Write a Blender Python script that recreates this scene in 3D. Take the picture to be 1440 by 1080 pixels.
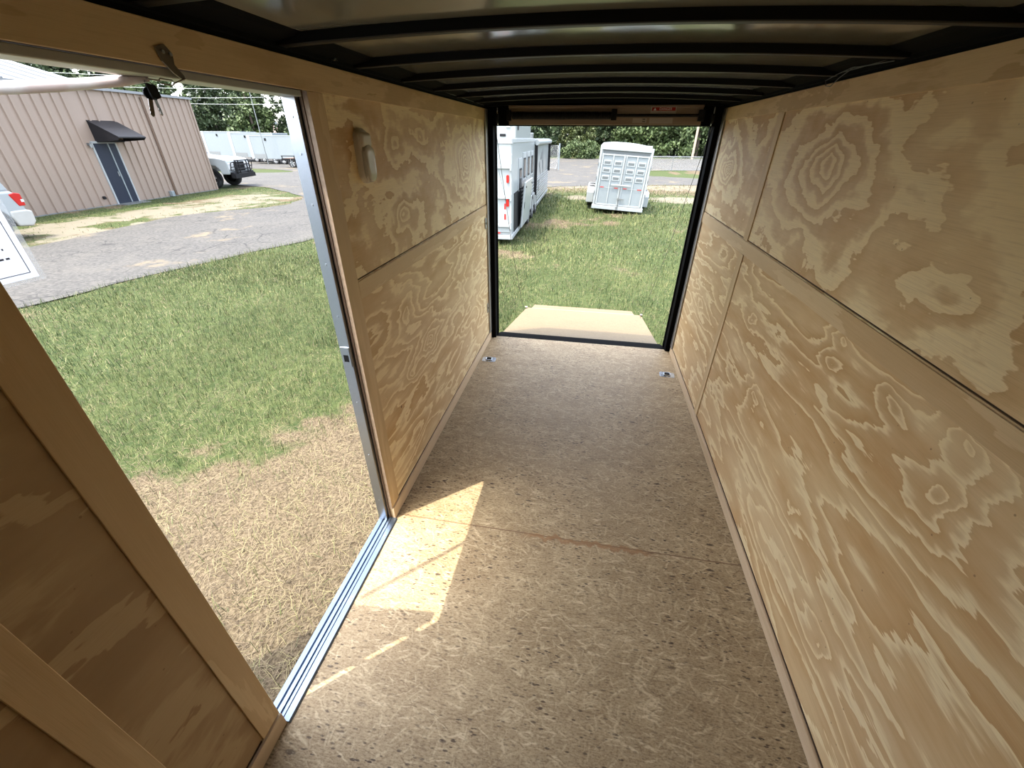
import bpy, math, random
import numpy as np
from mathutils import Vector, Matrix, Euler
R_ = math.radians
random.seed(7); rng = np.random.default_rng(11)
sc = bpy.context.scene
for o in list(bpy.data.objects): bpy.data.objects.remove(o)
col = sc.collection

# ---------------------------------------------------------------- camera, sky, sun, exposure
F_PX, YAW, PITCH, ROLL, EYE = 574.8, 0.173, -0.5414, 0.0079, 1.7482
def cam_axes():
    cy, sy, cp, sp = math.cos(YAW), math.sin(YAW), math.cos(PITCH), math.sin(PITCH)
    f = Vector((-sy*cp, cy*cp, sp)); r = Vector((cy, sy, 0)); u = r.cross(f)
    c, s = math.cos(ROLL), math.sin(ROLL)
    return c*r+s*u, -s*r+c*u, f
r_, u_, f_ = cam_axes()
cd = bpy.data.cameras.new('camera'); cam = bpy.data.objects.new('camera', cd); col.objects.link(cam)
cam.matrix_world = Matrix(((r_.x, u_.x, -f_.x, 0), (r_.y, u_.y, -f_.y, 0), (r_.z, u_.z, -f_.z, EYE), (0, 0, 0, 1)))
cd.sensor_fit = 'HORIZONTAL'; cd.sensor_width = 36; cd.lens = F_PX/1440*36; cd.clip_start = .02; cd.clip_end = 1000
sc.camera = cam
SUN_DIR = Vector((.48, .43, -1.85)).normalized()      # the way the light travels
sl = bpy.data.lights.new('sun', 'SUN'); sl.energy = 1.85; sl.angle = R_(.35); sl.color = (1, .94, .80)
so = bpy.data.objects.new('sun', sl); col.objects.link(so); so.rotation_euler = (-SUN_DIR).to_track_quat('Z', 'Y').to_euler()
so.location = (-20, -20, 60)
w = bpy.data.worlds.new('sky'); sc.world = w; w.use_nodes = True
nt = w.node_tree; nt.nodes.clear()
sky = nt.nodes.new('ShaderNodeTexSky'); sky.sky_type = 'NISHITA'; sky.sun_disc = False
sky.sun_elevation = R_(70.8); sky.sun_rotation = R_(228); sky.air_density = 1.0; sky.dust_density = 3.0; sky.ozone_density = 1.0
bgn = nt.nodes.new('ShaderNodeBackground'); bgn.inputs[1].default_value = .335
hs = nt.nodes.new('ShaderNodeHueSaturation'); hs.inputs['Saturation'].default_value = .55
ow = nt.nodes.new('ShaderNodeOutputWorld')
nt.links.new(sky.outputs[0], hs.inputs['Color']); nt.links.new(hs.outputs[0], bgn.inputs[0]); nt.links.new(bgn.outputs[0], ow.inputs[0])
sc.view_settings.view_transform = 'Standard'; sc.view_settings.look = 'None'
sc.view_settings.gamma = 1; sc.view_settings.use_curve_mapping = False
sc.view_settings.exposure = 1.99
sc.cycles.max_bounces = 12; sc.cycles.diffuse_bounces = 8; sc.cycles.transparent_max_bounces = 12

# ---------------------------------------------------------------- material helpers
def srgb(r, g, b):
    f = lambda c: (c/255/12.92) if c/255 <= .04045 else ((c/255+.055)/1.055)**2.4
    return (f(r), f(g), f(b), 1)
class NG:
    """tiny node-graph writer"""
    def __init__(s, name, rough=.5, metal=0, spec=.5):
        s.m = bpy.data.materials.new(name); s.m.use_nodes = True; s.t = s.m.node_tree
        s.b = s.t.nodes['Principled BSDF']; s.b.inputs['Roughness'].default_value = rough
        s.b.inputs['Metallic'].default_value = metal; s.b.inputs['Specular IOR Level'].default_value = spec
    def n(s, typ, **k):
        x = s.t.nodes.new(typ)
        for a, v in k.items(): setattr(x, a, v)
        return x
    def put(s, sock, v):
        if isinstance(v, bpy.types.NodeSocket): s.t.links.new(v, sock)
        else: sock.default_value = v
    def coord(s, kind='Object'): return s.n('ShaderNodeTexCoord').outputs[kind]
    def pos(s): return s.n('ShaderNodeNewGeometry').outputs['Position']
    def mapping(s, v, scale=(1, 1, 1), rot=(0, 0, 0), loc=(0, 0, 0)):
        m = s.n('ShaderNodeMapping'); s.put(m.inputs[0], v)
        m.inputs['Scale'].default_value = scale; m.inputs['Rotation'].default_value = rot; m.inputs['Location'].default_value = loc
        return m.outputs[0]
    def noise(s, v, scale=5, detail=2, rough=.5, dist=0, dim='3D'):
        x = s.n('ShaderNodeTexNoise', noise_dimensions=dim); s.put(x.inputs['Vector'], v)
        x.inputs['Scale'].default_value = scale; x.inputs['Detail'].default_value = detail
        x.inputs['Roughness'].default_value = rough; x.inputs['Distortion'].default_value = dist
        return x.outputs[0]
    def voro(s, v, scale=5, feature='F1', out='Distance', rand=1):
        x = s.n('ShaderNodeTexVoronoi', feature=feature); s.put(x.inputs['Vector'], v)
        x.inputs['Scale'].default_value = scale; x.inputs['Randomness'].default_value = rand
        return x.outputs[out]
    def math(s, op, a, b=0, c=0, clamp=False):
        x = s.n('ShaderNodeMath', operation=op, use_clamp=clamp)
        s.put(x.inputs[0], a); s.put(x.inputs[1], b); s.put(x.inputs[2], c)
        return x.outputs[0]
    def ramp(s, f, stops, interp='LINEAR'):
        x = s.n('ShaderNodeValToRGB'); s.put(x.inputs[0], f); cr = x.color_ramp; cr.interpolation = interp
        while len(cr.elements) < len(stops): cr.elements.new(.5)
        for e, (p_, c) in zip(cr.elements, stops):
            e.position = p_; e.color = c if len(c) == 4 else (*c, 1)
        return x.outputs[0]
    def step(s, f, a, b):
        x = s.n('ShaderNodeMapRange', interpolation_type='SMOOTHSTEP'); s.put(x.inputs[0], f)
        x.inputs[1].default_value = a; x.inputs[2].default_value = b
        return x.outputs[0]
    def mix(s, f, a, b, mode='MIX'):
        x = s.n('ShaderNodeMix', data_type='RGBA', blend_type=mode)
        s.put(x.inputs[0], f); s.put(x.inputs[6], a); s.put(x.inputs[7], b)
        return x.outputs[2]
    def bump(s, h, strength=.3, dist=.01):
        x = s.n('ShaderNodeBump'); s.put(x.inputs['Height'], h); x.inputs['Strength'].default_value = strength
        x.inputs['Distance'].default_value = dist; s.t.links.new(x.outputs[0], s.b.inputs['Normal'])
    def color(s, c): s.put(s.b.inputs['Base Color'], c); return s.m
def plain(name, c, rough=.5, metal=0, var=.08, scale=6, spec=.5):
    g = NG(name, rough, metal, spec)
    c2 = tuple(max(0, x*(1-var*2)) for x in c[:3])+(1,)
    return g.color(g.mix(g.noise(g.coord(), scale, 4), c2, c))

def plywood(name, stretch, freq, seed, cream=(.90, .735, .44, 1), tan=(.57, .345, .145, 1), axis='yz', contrast=1., scale=1., knots=True, eyes=(), cover=.5, fine=1.):
    """rotary cut pine: contour bands of a slow field, grain running along the first axis;
    eyes = (along, up, strength, size) are the knots the rings close round"""
    g = NG(name, .5, 0, .35)
    p = g.coord()
    L, S = 1.0/stretch[0], 1.0/stretch[1]
    sc_ = {'yz': (1, L, S), 'xz': (L, 1, S), 'zy': (1, S, L), 'xy': (L, S, 1)}[axis]
    v = g.mapping(p, scale=tuple(a*scale for a in sc_), loc=(seed*3.1, seed*1.7, seed*2.3))
    base = g.noise(v, 1.5, 1.6, .5, .3)
    wob = g.noise(v, 5.5, 3, .6, .35)
    jag = g.noise(g.mapping(v, scale=(5, 3, 9) if axis != 'zy' else (5, 9, 3)), 3.5, 3, .65)
    h = g.math('ADD', g.math('MULTIPLY', base, freq), g.math('ADD', g.math('MULTIPLY', wob, 1.9*fine), g.math('MULTIPLY', jag, .42*fine)))
    if eyes:
        sx = g.n('ShaderNodeSeparateXYZ'); g.put(sx.inputs[0], p); A, B = sx.outputs[1], sx.outputs[2]
        wa = g.math('MULTIPLY', g.math('SUBTRACT', g.noise(p, 7, 2), .5), .12)
        for (ay, az, st_, sz) in eyes:
            da = g.math('MULTIPLY', g.math('SUBTRACT', g.math('ADD', A, wa), ay), .62); db = g.math('SUBTRACT', g.math('ADD', B, wa), az)
            d = g.math('SQRT', g.math('ADD', g.math('MULTIPLY', da, da), g.math('MULTIPLY', db, db)))
            h = g.math('ADD', h, g.math('MULTIPLY', g.math('EXPONENT', g.math('MULTIPLY', d, -1/sz)), st_))
    fr = g.math('FRACT', h)
    c0 = cover
    band = g.ramp(fr, [(0, (1, 1, 1)), (.035, (.05, .05, .05)), (max(.1, c0-.22), (0, 0, 0)), (c0, (.75, .75, .75)), (.97, (1, 1, 1))])
    soft = g.noise(v, 2.3, 3, .6)
    band2 = g.math('MULTIPLY', band, g.math('ADD', .58, g.math('MULTIPLY', g.step(soft, .32, .58), .42)))
    streak = g.noise(g.mapping(v, scale=(1, 2, 60) if axis in('yz',) else ((2, 1, 60) if axis == 'xz' else ((1, 60, 2) if axis == 'zy' else (2, 60, 1)))), 5, 3, .6)
    c = g.mix(g.math('MULTIPLY', band2, contrast, clamp=True), cream, tan)
    c = g.mix(g.math('MULTIPLY', g.step(streak, .40, .78), .30), c, (.34, .19, .075, 1))
    big = g.noise(v, .8, 2)
    c = g.mix(g.math('MULTIPLY', g.step(big, .35, .7), .25), c, (.80, .64, .41, 1))
    if knots:
        k = g.voro(g.mapping(p, scale=(1, 1, 1)), 2.7, 'F1')
        c = g.mix(g.step(k, .030, .012), c, (.18, .08, .03, 1))
        fine_ = g.voro(p, 15, 'F1')
        c = g.mix(g.math('MULTIPLY', g.step(fine_, .05, .03), .6), c, (.20, .10, .045, 1))
    g.bump(streak, .12, .002)
    return g.color(c)

def osb(name, base=(.41, .30, .165, 1), light=(.66, .53, .33, 1), dark=(.16, .10, .048, 1)):
    g = NG(name, .6, 0, .35); p = g.coord()
    lowf = g.noise(g.mapping(p, scale=(2.2, 5, 1)), 1.2, 5, .65, .6)
    c = g.mix(g.step(lowf, .3, .7), g_mixc(base, dark, .28), g_mixc(base, light, .22))
    fib = g.noise(g.mapping(p, rot=(0, 0, .12), scale=(14, 130, 1)), 1, 4, .7, 1.2)
    c = g.mix(g.math('MULTIPLY', g.step(fib, .40, .75), .34), c, dark)
    fib2 = g.noise(g.mapping(p, rot=(0, 0, -.5), scale=(16, 110, 1), loc=(3, 1, 0)), 1, 4, .7, 1.4)
    c = g.mix(g.math('MULTIPLY', g.step(fib2, .50, .80), .40), c, light)
    for i, (ang, s_, k_) in enumerate([(.15, 30, .5), (-.35, 38, .5), (.55, 30, .42), (-.85, 40, .42), (1.15, 36, .35), (-1.45, 44, .3), (.32, 52, .55), (-.12, 46, .55)]):
        v = g.mapping(p, rot=(0, 0, ang), loc=(i*.37, i*.91, 0))
        cb = g.n('ShaderNodeCombineXYZ'); wv = g.noise(v, 5, 3); g.put(cb.inputs[0], g.math('MULTIPLY', wv, .10)); g.put(cb.inputs[1], g.math('MULTIPLY', g.noise(v, 9, 2), .06))
        v2 = g.n('ShaderNodeVectorMath', operation='ADD'); g.put(v2.inputs[0], v); g.put(v2.inputs[1], cb.outputs[0])
        v3 = g.mapping(v2.outputs[0], scale=(.30, 2.6, 1))
        vc = g.n('ShaderNodeTexVoronoi', feature='F1'); g.put(vc.inputs['Vector'], v3); vc.inputs['Scale'].default_value = s_
        rn = g.n('ShaderNodeSeparateColor'); g.put(rn.inputs[0], vc.outputs['Color'])
        sel = g.math('MULTIPLY', g.step(rn.outputs[0], .62, .82), g.step(vc.outputs['Distance'], .55, .22))
        shade = g.ramp(rn.outputs[1], [(0, g_mixc(base, dark, .75)), (.35, base), (.6, g_mixc(base, light, .6)), (1, light)])
        c = g.mix(g.math('MULTIPLY', sel, min(1, k_*1.5)), c, shade)
    for i, (ang, sc2, th) in enumerate([(.5, 9, .10), (-.9, 14, .11), (1.7, 23, .14), (.1, 41, .20), (-.4, 30, .16), (.9, 52, .2)]):
        v = g.mapping(p, scale=(.45, 1.3, 1), rot=(0, 0, ang), loc=(i*1.9, 2, 0))
        k = g.voro(v, sc2)
        pres = g.step(g.noise(p, 2.2, 2), .40, .58)
        c = g.mix(g.math('MULTIPLY', g.step(k, th, th*.55), g.math('ADD', .35, g.math('MULTIPLY', pres, .55))), c, (.045, .026, .016, 1))
    grit = g.noise(g.mapping(p, scale=(1, 2.2, 1)), 75, 4, .8)
    c = g.mix(g.math('MULTIPLY', g.step(grit, .50, .60), .55), c, dark)
    c = g.mix(g.math('MULTIPLY', g.step(grit, .46, .36), .40), c, light)
    g.bump(g.noise(p, 60, 3), .12, .002)
    return g, c
def g_mixc(a, b, f): return tuple(a[i]*(1-f)+b[i]*f for i in range(4))

def metal_m(name, c, rough=.3, var=.1, aniso_axis=None):
    g = NG(name, rough, 1)
    n = g.noise(g.mapping(g.coord(), scale=(60, .6, 60) if aniso_axis == 'y' else (8, 8, 8)), 4, 3)
    g.put(g.b.inputs['Roughness'], g.math('ADD', rough-.06, g.math('MULTIPLY', n, .14)))
    return g.color(g.mix(n, tuple(x*(1-var) for x in c[:3])+(1,), c))

M = {}
M['ply_right_top'] = plywood('plywood_blotchy', (1.1, .60), 4.2, 1.3, eyes=[(1.97, 1.67, 5.5, .16), (3.32, 1.59, 7, .10), (1.15, 1.42, 1.5, .10)], cover=.58, fine=.9)
M['ply_right_low'] = plywood('plywood_cathedral', (1.7, .34), 8.5, 4.1, eyes=[(1.43, 1.16, 2.2, .03), (1.44, 1.07, 2.5, .05), (1.12, 1.12, 2.5, .045), (.88, 1.03, 4, .07), (.88, 1.16, 3, .06), (1.88, .65, 3, .07), (.9, .32, 2.5, .06), (1.3, .5, 2, .08), (2.2, .95, 2.5, .05), (3.2, .7, 3, .1)], cover=.36)
M['ply_left_top'] = plywood('plywood_ringed', (.9, .55), 4.5, 7.7, eyes=[(3.1, 1.6, 7, .13), (1.98, 1.73, 2.5, .06), (1.97, 1.44, 2.5, .05), (2.29, 1.76, 2, .05)], cover=.55)
M['ply_left_low'] = plywood('plywood_slant', (1.25, .33), 8.5, 9.2, eyes=[(2.13, .69, 5, .08), (1.84, .65, 2, .05), (1.85, .98, 3, .06), (2.8, .8, 3, .1)], cover=.42)
M['ply_front_shaded'] = plywood('plywood_front_shaded', (1.0, .45), 3.2, 2.2, fine=.8,  cream=(.50, .36, .19, 1), tan=(.31, .185, .078, 1))  # dimness of the front end put into darker cream and tan
M['strip'] = plywood('plywood_strip', (1.6, .22), 2.2, 5.5, fine=.6, cream=(.72, .54, .31, 1), tan=(.55, .36, .17, 1), contrast=.7, knots=False)
M['strip_v'] = plywood('plywood_upright_strip', (1.6, .22), 2.2, 3.5, fine=.6, cream=(.72, .54, .31, 1), tan=(.55, .36, .17, 1), axis='zy', contrast=.7, knots=False)
M['strip_top'] = plywood('plywood_header', (1.2, .30), 2.6, 8.5, fine=.8, cream=(.68, .50, .27, 1), tan=(.48, .31, .135, 1), contrast=.85)
M['baseboard'] = plywood('baseboard_pine', (1.9, .16), 1.6, 6.5, fine=.4, cream=(.68, .52, .34, 1), tan=(.52, .36, .20, 1), contrast=.6, knots=False)
g, c = osb('osb_floor')
p = g.coord(); sx = g.n('ShaderNodeSeparateXYZ'); g.put(sx.inputs[0], p)
for (y0, a, wd, cc) in [(1.405, .75, .006, (.16, .085, .04, 1)), (2.62, .5, .003, (.14, .08, .045, 1))]:
    dy = g.math('ABSOLUTE', g.math('SUBTRACT', g.math('ADD', sx.outputs[1], g.math('MULTIPLY', g.math('SUBTRACT', g.noise(p, 45, 3), .5), .008)), y0))
    c = g.mix(g.math('MULTIPLY', g.step(dy, wd, wd*.3), a), c, cc)
# splintered seam, redder where the skin tore away
dy = g.math('ABSOLUTE', g.math('SUBTRACT', g.math('ADD', sx.outputs[1], g.math('MULTIPLY', g.math('SUBTRACT', g.noise(g.mapping(p, scale=(22, 6, 1)), 1, 3), .5), .09)), 1.395))
dx = g.math('MULTIPLY', g.step(sx.outputs[0], -.22, -.1), g.step(sx.outputs[0], .52, .40))
c = g.mix(g.math('MULTIPLY', g.math('MULTIPLY', g.step(dy, .020, .006), dx), .8), c, g.mix(g.noise(g.mapping(p, scale=(10, 120, 1)), 1, 3), (.15, .065, .022, 1), (.46, .26, .11, 1)))
M['floor'] = g.color(c)
g, c = osb('ramp_board', base=(.150, .110, .055, 1), light=(.185, .145, .084, 1), dark=(.13, .088, .045, 1)); M['ramp'] = g.color(c)
M['black'] = plain('black_steel', (.008, .008, .009, 1), .6, 0, .1, spec=.18)
M['blackgloss'] = plain('black_paint', (.008, .008, .008, 1), .5, 0, .1, spec=.2)
M['rail'] = plain('matt_black_rail', (.006, .006, .006, 1), .8, 0, .1, spec=.04)
M['rubber'] = plain('black_rubber', (.014, .014, .014, 1), .8)
M['alu'] = metal_m('brushed_aluminium', (.50, .54, .60, 1), .32, .12, 'y')
M['sill_alu'] = metal_m('sill_aluminium', (.20, .25, .33, 1), .34, .15, 'y')
M['alu_dull'] = metal_m('dull_aluminium', (.50, .48, .45, 1), .5, .15)
M['zinc'] = metal_m('zinc_plate', (.66, .70, .74, 1), .28, .3)
M['steel_dark'] = metal_m('dark_plated_steel', (.30, .27, .23, 1), .3, .3)
M['white'] = plain('white_gelcoat', (0.304, 0.327, 0.326, 1), .25, 0, .04)
M['white2'] = plain('white_sheet_metal', (0.299, 0.317, 0.319, 1), .4, 0, .06)
M['greywhite'] = plain('pale_grey_paint', (0.207, 0.235, 0.242, 1), .4, 0, .06)
M['lampwhite'] = plain('lamp_plastic', (.62, .58, .50, 1), .4, 0, .03)
M['glass_dark'] = plain('dark_window_glass', (.006, .008, .010, 1), .10, 0, .1, spec=.35)
M['slot'] = plain('grey_slot_interior', (.10, .11, .11, 1), .5)
M['red'] = plain('red_lens', (.42, .015, .012, 1), .2)
M['redtape'] = plain('red_reflective_tape', (.45, .02, .015, 1), .4)
M['wood_brown'] = plain('brown_stud_edge', (.12, .065, .035, 1), .7, 0, .2, 30)
M['stud'] = plain('stud_side', (.26, .17, .105, 1), .7, 0, .2, 20)
M['ply_edge'] = plain('plywood_end_grain', (.52, .38, .26, 1), .7, 0, .25, 60)
M['wood_gap'] = plain('dark_panel_gap', (.05, .028, .014, 1), .9)
M['pole'] = plain('weathered_pole', (.42, .33, .24, 1), .8, 0, .2)
M['galv'] = plain('galvanised_tube', (.22, .23, .23, 1), .4, .6)
M['trunk'] = plain('tree_bark', (.10, .075, .055, 1), .9, 0, .2)
M['navy'] = plain('navy_painted_door', (.014, .019, .032, 1), .5, spec=.25)
M['canopy'] = plain('charcoal_canopy', (.010, .010, .012, 1), .4, spec=.3)
M['shingle'] = plain('brown_shingle_roof', (.17, .13, .11, 1), .9, 0, .2, 3)
M['brick'] = plain('house_wall', (.38, .36, .33, 1), .8)
M['wire'] = plain('wire_sheath', (.05, .05, .05, 1), .4)
M['powerline'] = plain('aluminium_power_line', (.50, .52, .50, 1), .5)
M['paper'] = plain('white_paper', (.86, .87, .90, 1), .6, 0, .01)
def paper_m():
    g = NG('thin_white_paper', .7); t_ = g.t; out = [n for n in t_.nodes if n.type == 'OUTPUT_MATERIAL'][0]
    g.b.inputs['Base Color'].default_value = (.82, .84, .90, 1)
    tr = g.n('ShaderNodeBsdfTranslucent'); tr.inputs[0].default_value = (.72, .76, .86, 1)
    mx = g.n('ShaderNodeMixShader'); mx.inputs[0].default_value = .42
    t_.links.new(g.b.outputs[0], mx.inputs[1]); t_.links.new(tr.outputs[0], mx.inputs[2]); t_.links.new(mx.outputs[0], out.inputs[0])
    return g.m
M['thin_paper'] = paper_m()
M['ink'] = plain('black_ink', (.03, .03, .04, 1), .7)
M['ink_soft'] = plain('grey_ink', (.30, .31, .34, 1), .7)
M['cream_sticker'] = plain('cream_sticker', (.50, .46, .42, 1), .5, 0, .02)
M['danger'] = plain('danger_red', (.36, .02, .02, 1), .4, 0, .02)
M['tyre'] = plain('tyre_rubber', (.018, .018, .019, 1), .75)
M['rim'] = plain('alloy_rim', (.55, .56, .57, 1), .3, .6)
M['bumper'] = plain('silver_plastic_bumper', (0.403, 0.396, 0.360, 1), .4)
M['tanroof'] = plain('bright_metal_roof', (0.194, 0.202, 0.211, 1), .4)
M['headlamp'] = plain('headlamp_lens', (.55, .56, .56, 1), .1)
def clear_plastic():
    g = NG('clear_sleeve', .12); g.b.inputs['Base Color'].default_value = (.9, .95, .97, 1)
    g.b.inputs['Alpha'].default_value = .22
    return g.m
M['sleeve'] = clear_plastic()
def header_panel():
    g = NG('brown_aluminium_header', .32, .35)
    n = g.noise(g.mapping(g.coord(), scale=(1, 30, 30)), 4, 3)
    return g.color(g.mix(n, (.30, .235, .19, 1), (.40, .33, .27, 1)))
M['header'] = header_panel()
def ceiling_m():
    g = NG('glossy_white_roof_skin_shaded', .16, 0, .6)
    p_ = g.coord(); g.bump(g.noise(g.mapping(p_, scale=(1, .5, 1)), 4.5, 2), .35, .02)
    return g.color(g.mix(g.noise(p_, 3, 2), (.13, .125, .10, 1), (.16, .155, .125, 1)))  # shade under the white roof put into a dark base colour
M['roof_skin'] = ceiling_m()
def tube_m():
    g = NG('clouded_plastic_tube', .35); p_ = g.coord()
    return g.color(g.mix(g.step(g.noise(p_, 22, 3), .4, .65), (.60, .50, .46, 1), (.72, .68, .64, 1)))
M['tube'] = tube_m()
def asphalt():
    g = NG('pale_asphalt', .85, 0, .25); p_ = g.pos()
    a = g.noise(p_, 14, 6, .75); b = g.noise(p_, .5, 4, .6)
    c = g.mix(g.step(a, .35, .65), (.034, .0325, .030, 1), (.078, .074, .066, 1))
    m2 = g.noise(p_, 1.6, 5, .7)
    c = g.mix(g.math('MULTIPLY', g.step(m2, .42, .66), .35), c, (.094, .087, .074, 1))
    c = g.mix(g.math('MULTIPLY', g.step(g.math('ADD', b, g.math('MULTIPLY', g.math('SUBTRACT', m2, .5), .35)), .58, .66), .75), c, (.135, .108, .068, 1))
    cw = g.noise(p_, 3, 4)
    for s_, w_, k_ in ((1.1, .020, .9), (4.2, .055, .6)):
        cr = g.voro(p_, s_, 'DISTANCE_TO_EDGE')
        cr = g.math('ADD', cr, g.math('MULTIPLY', g.math('SUBTRACT', cw, .5), .16))
        c = g.mix(g.math('MULTIPLY', g.math('MULTIPLY', g.step(cr, w_, 0), g.step(g.noise(p_, .8, 3), .40, .58)), k_), c, (.022, .021, .020, 1))
    g.bump(a, .3, .01)
    return g.color(c)
M['asphalt'] = asphalt()
SAND = [(-11.7, 8.9, 1.0, 1.7), (-9.6, 8.0, .4, .9), (-10.3, 11.2, .35, .9)]
def ground_m():
    """soil and thatch under the blades: green, straw and bare sand by place"""
    g = NG('turf_soil', .95, 0, .1); p_ = g.pos()
    n1 = g.noise(p_, .45, 4, .6, .4); n2 = g.noise(p_, 9, 5, .7); n3 = g.noise(p_, 60, 3, .7)
    green = g.mix(g.step(n2, .3, .7), (0.028, 0.042, 0.014, 1), (0.060, 0.073, 0.026, 1))
    straw = g.mix(g.step(n3, .35, .68), (0.054, 0.040, 0.024, 1), (0.139, 0.109, 0.069, 1))
    at = g.n('ShaderNodeAttribute', attribute_name='dry'); dry = at.outputs['Fac']
    f = g.step(g.math('ADD', dry, g.math('MULTIPLY', g.math('SUBTRACT', n2, .5), .45)), .38, .62)
    c = g.mix(f, green, straw)
    at2 = g.n('ShaderNodeAttribute', attribute_name='sand')
    fs = g.step(g.math('ADD', at2.outputs['Fac'], g.math('MULTIPLY', g.math('SUBTRACT', g.noise(p_, 2.3, 5, .65), .5), .9)), .42, .60)
    c = g.mix(fs, c, g.mix(n3, (.105, .092, .066, 1), (.165, .148, .112, 1)))
    g.bump(n2, .5, .03)
    return g.color(c)
M['ground'] = ground_m()
def blade_m(name, a, b, trans=.35):
    g = NG(name, .6, 0, .2)
    at = g.n('ShaderNodeAttribute', attribute_name='tone')
    c = g.ramp(at.outputs['Fac'], [(0, a), (.6, b), (1, g_mixc(b, (.26, .24, .10, 1), .6))])
    return g.color(c)
M['grass'] = blade_m('green_blades', (0.018, 0.037, 0.010, 1), (0.088, 0.107, 0.036, 1))
M['straw'] = blade_m('straw_blades', (0.054, 0.038, 0.024, 1), (0.178, 0.136, 0.085, 1))
def leaf_m(name, a, b):
    g = NG(name, .55, 0, .3)
    n = g.noise(g.coord(), 1.3, 3, .6); n2 = g.noise(g.coord(), 9, 2)
    return g.color(g.mix(g.step(g.math('ADD', g.math('MULTIPLY', n, .5), g.math('MULTIPLY', n2, .5)), .35, .65), a, b))
M['leaf_dark'] = leaf_m('leaf_dark', (0.022, 0.037, 0.014, 1), (0.063, 0.089, 0.038, 1))
M['leaf_mid'] = leaf_m('leaf_mid', (0.032, 0.054, 0.017, 1), (0.095, 0.127, 0.048, 1))
M['leaf_pine'] = leaf_m('leaf_pine', (0.035, 0.048, 0.012, 1), (0.089, 0.105, 0.035, 1))
M['metalwall'] = plain('tan_ribbed_wall', (0.260, 0.195, 0.151, 1), .5, 0, .05, 1.5)
M['exterior'] = plain('trailer_exterior_skin', (.55, .56, .57, 1), .3)

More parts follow.
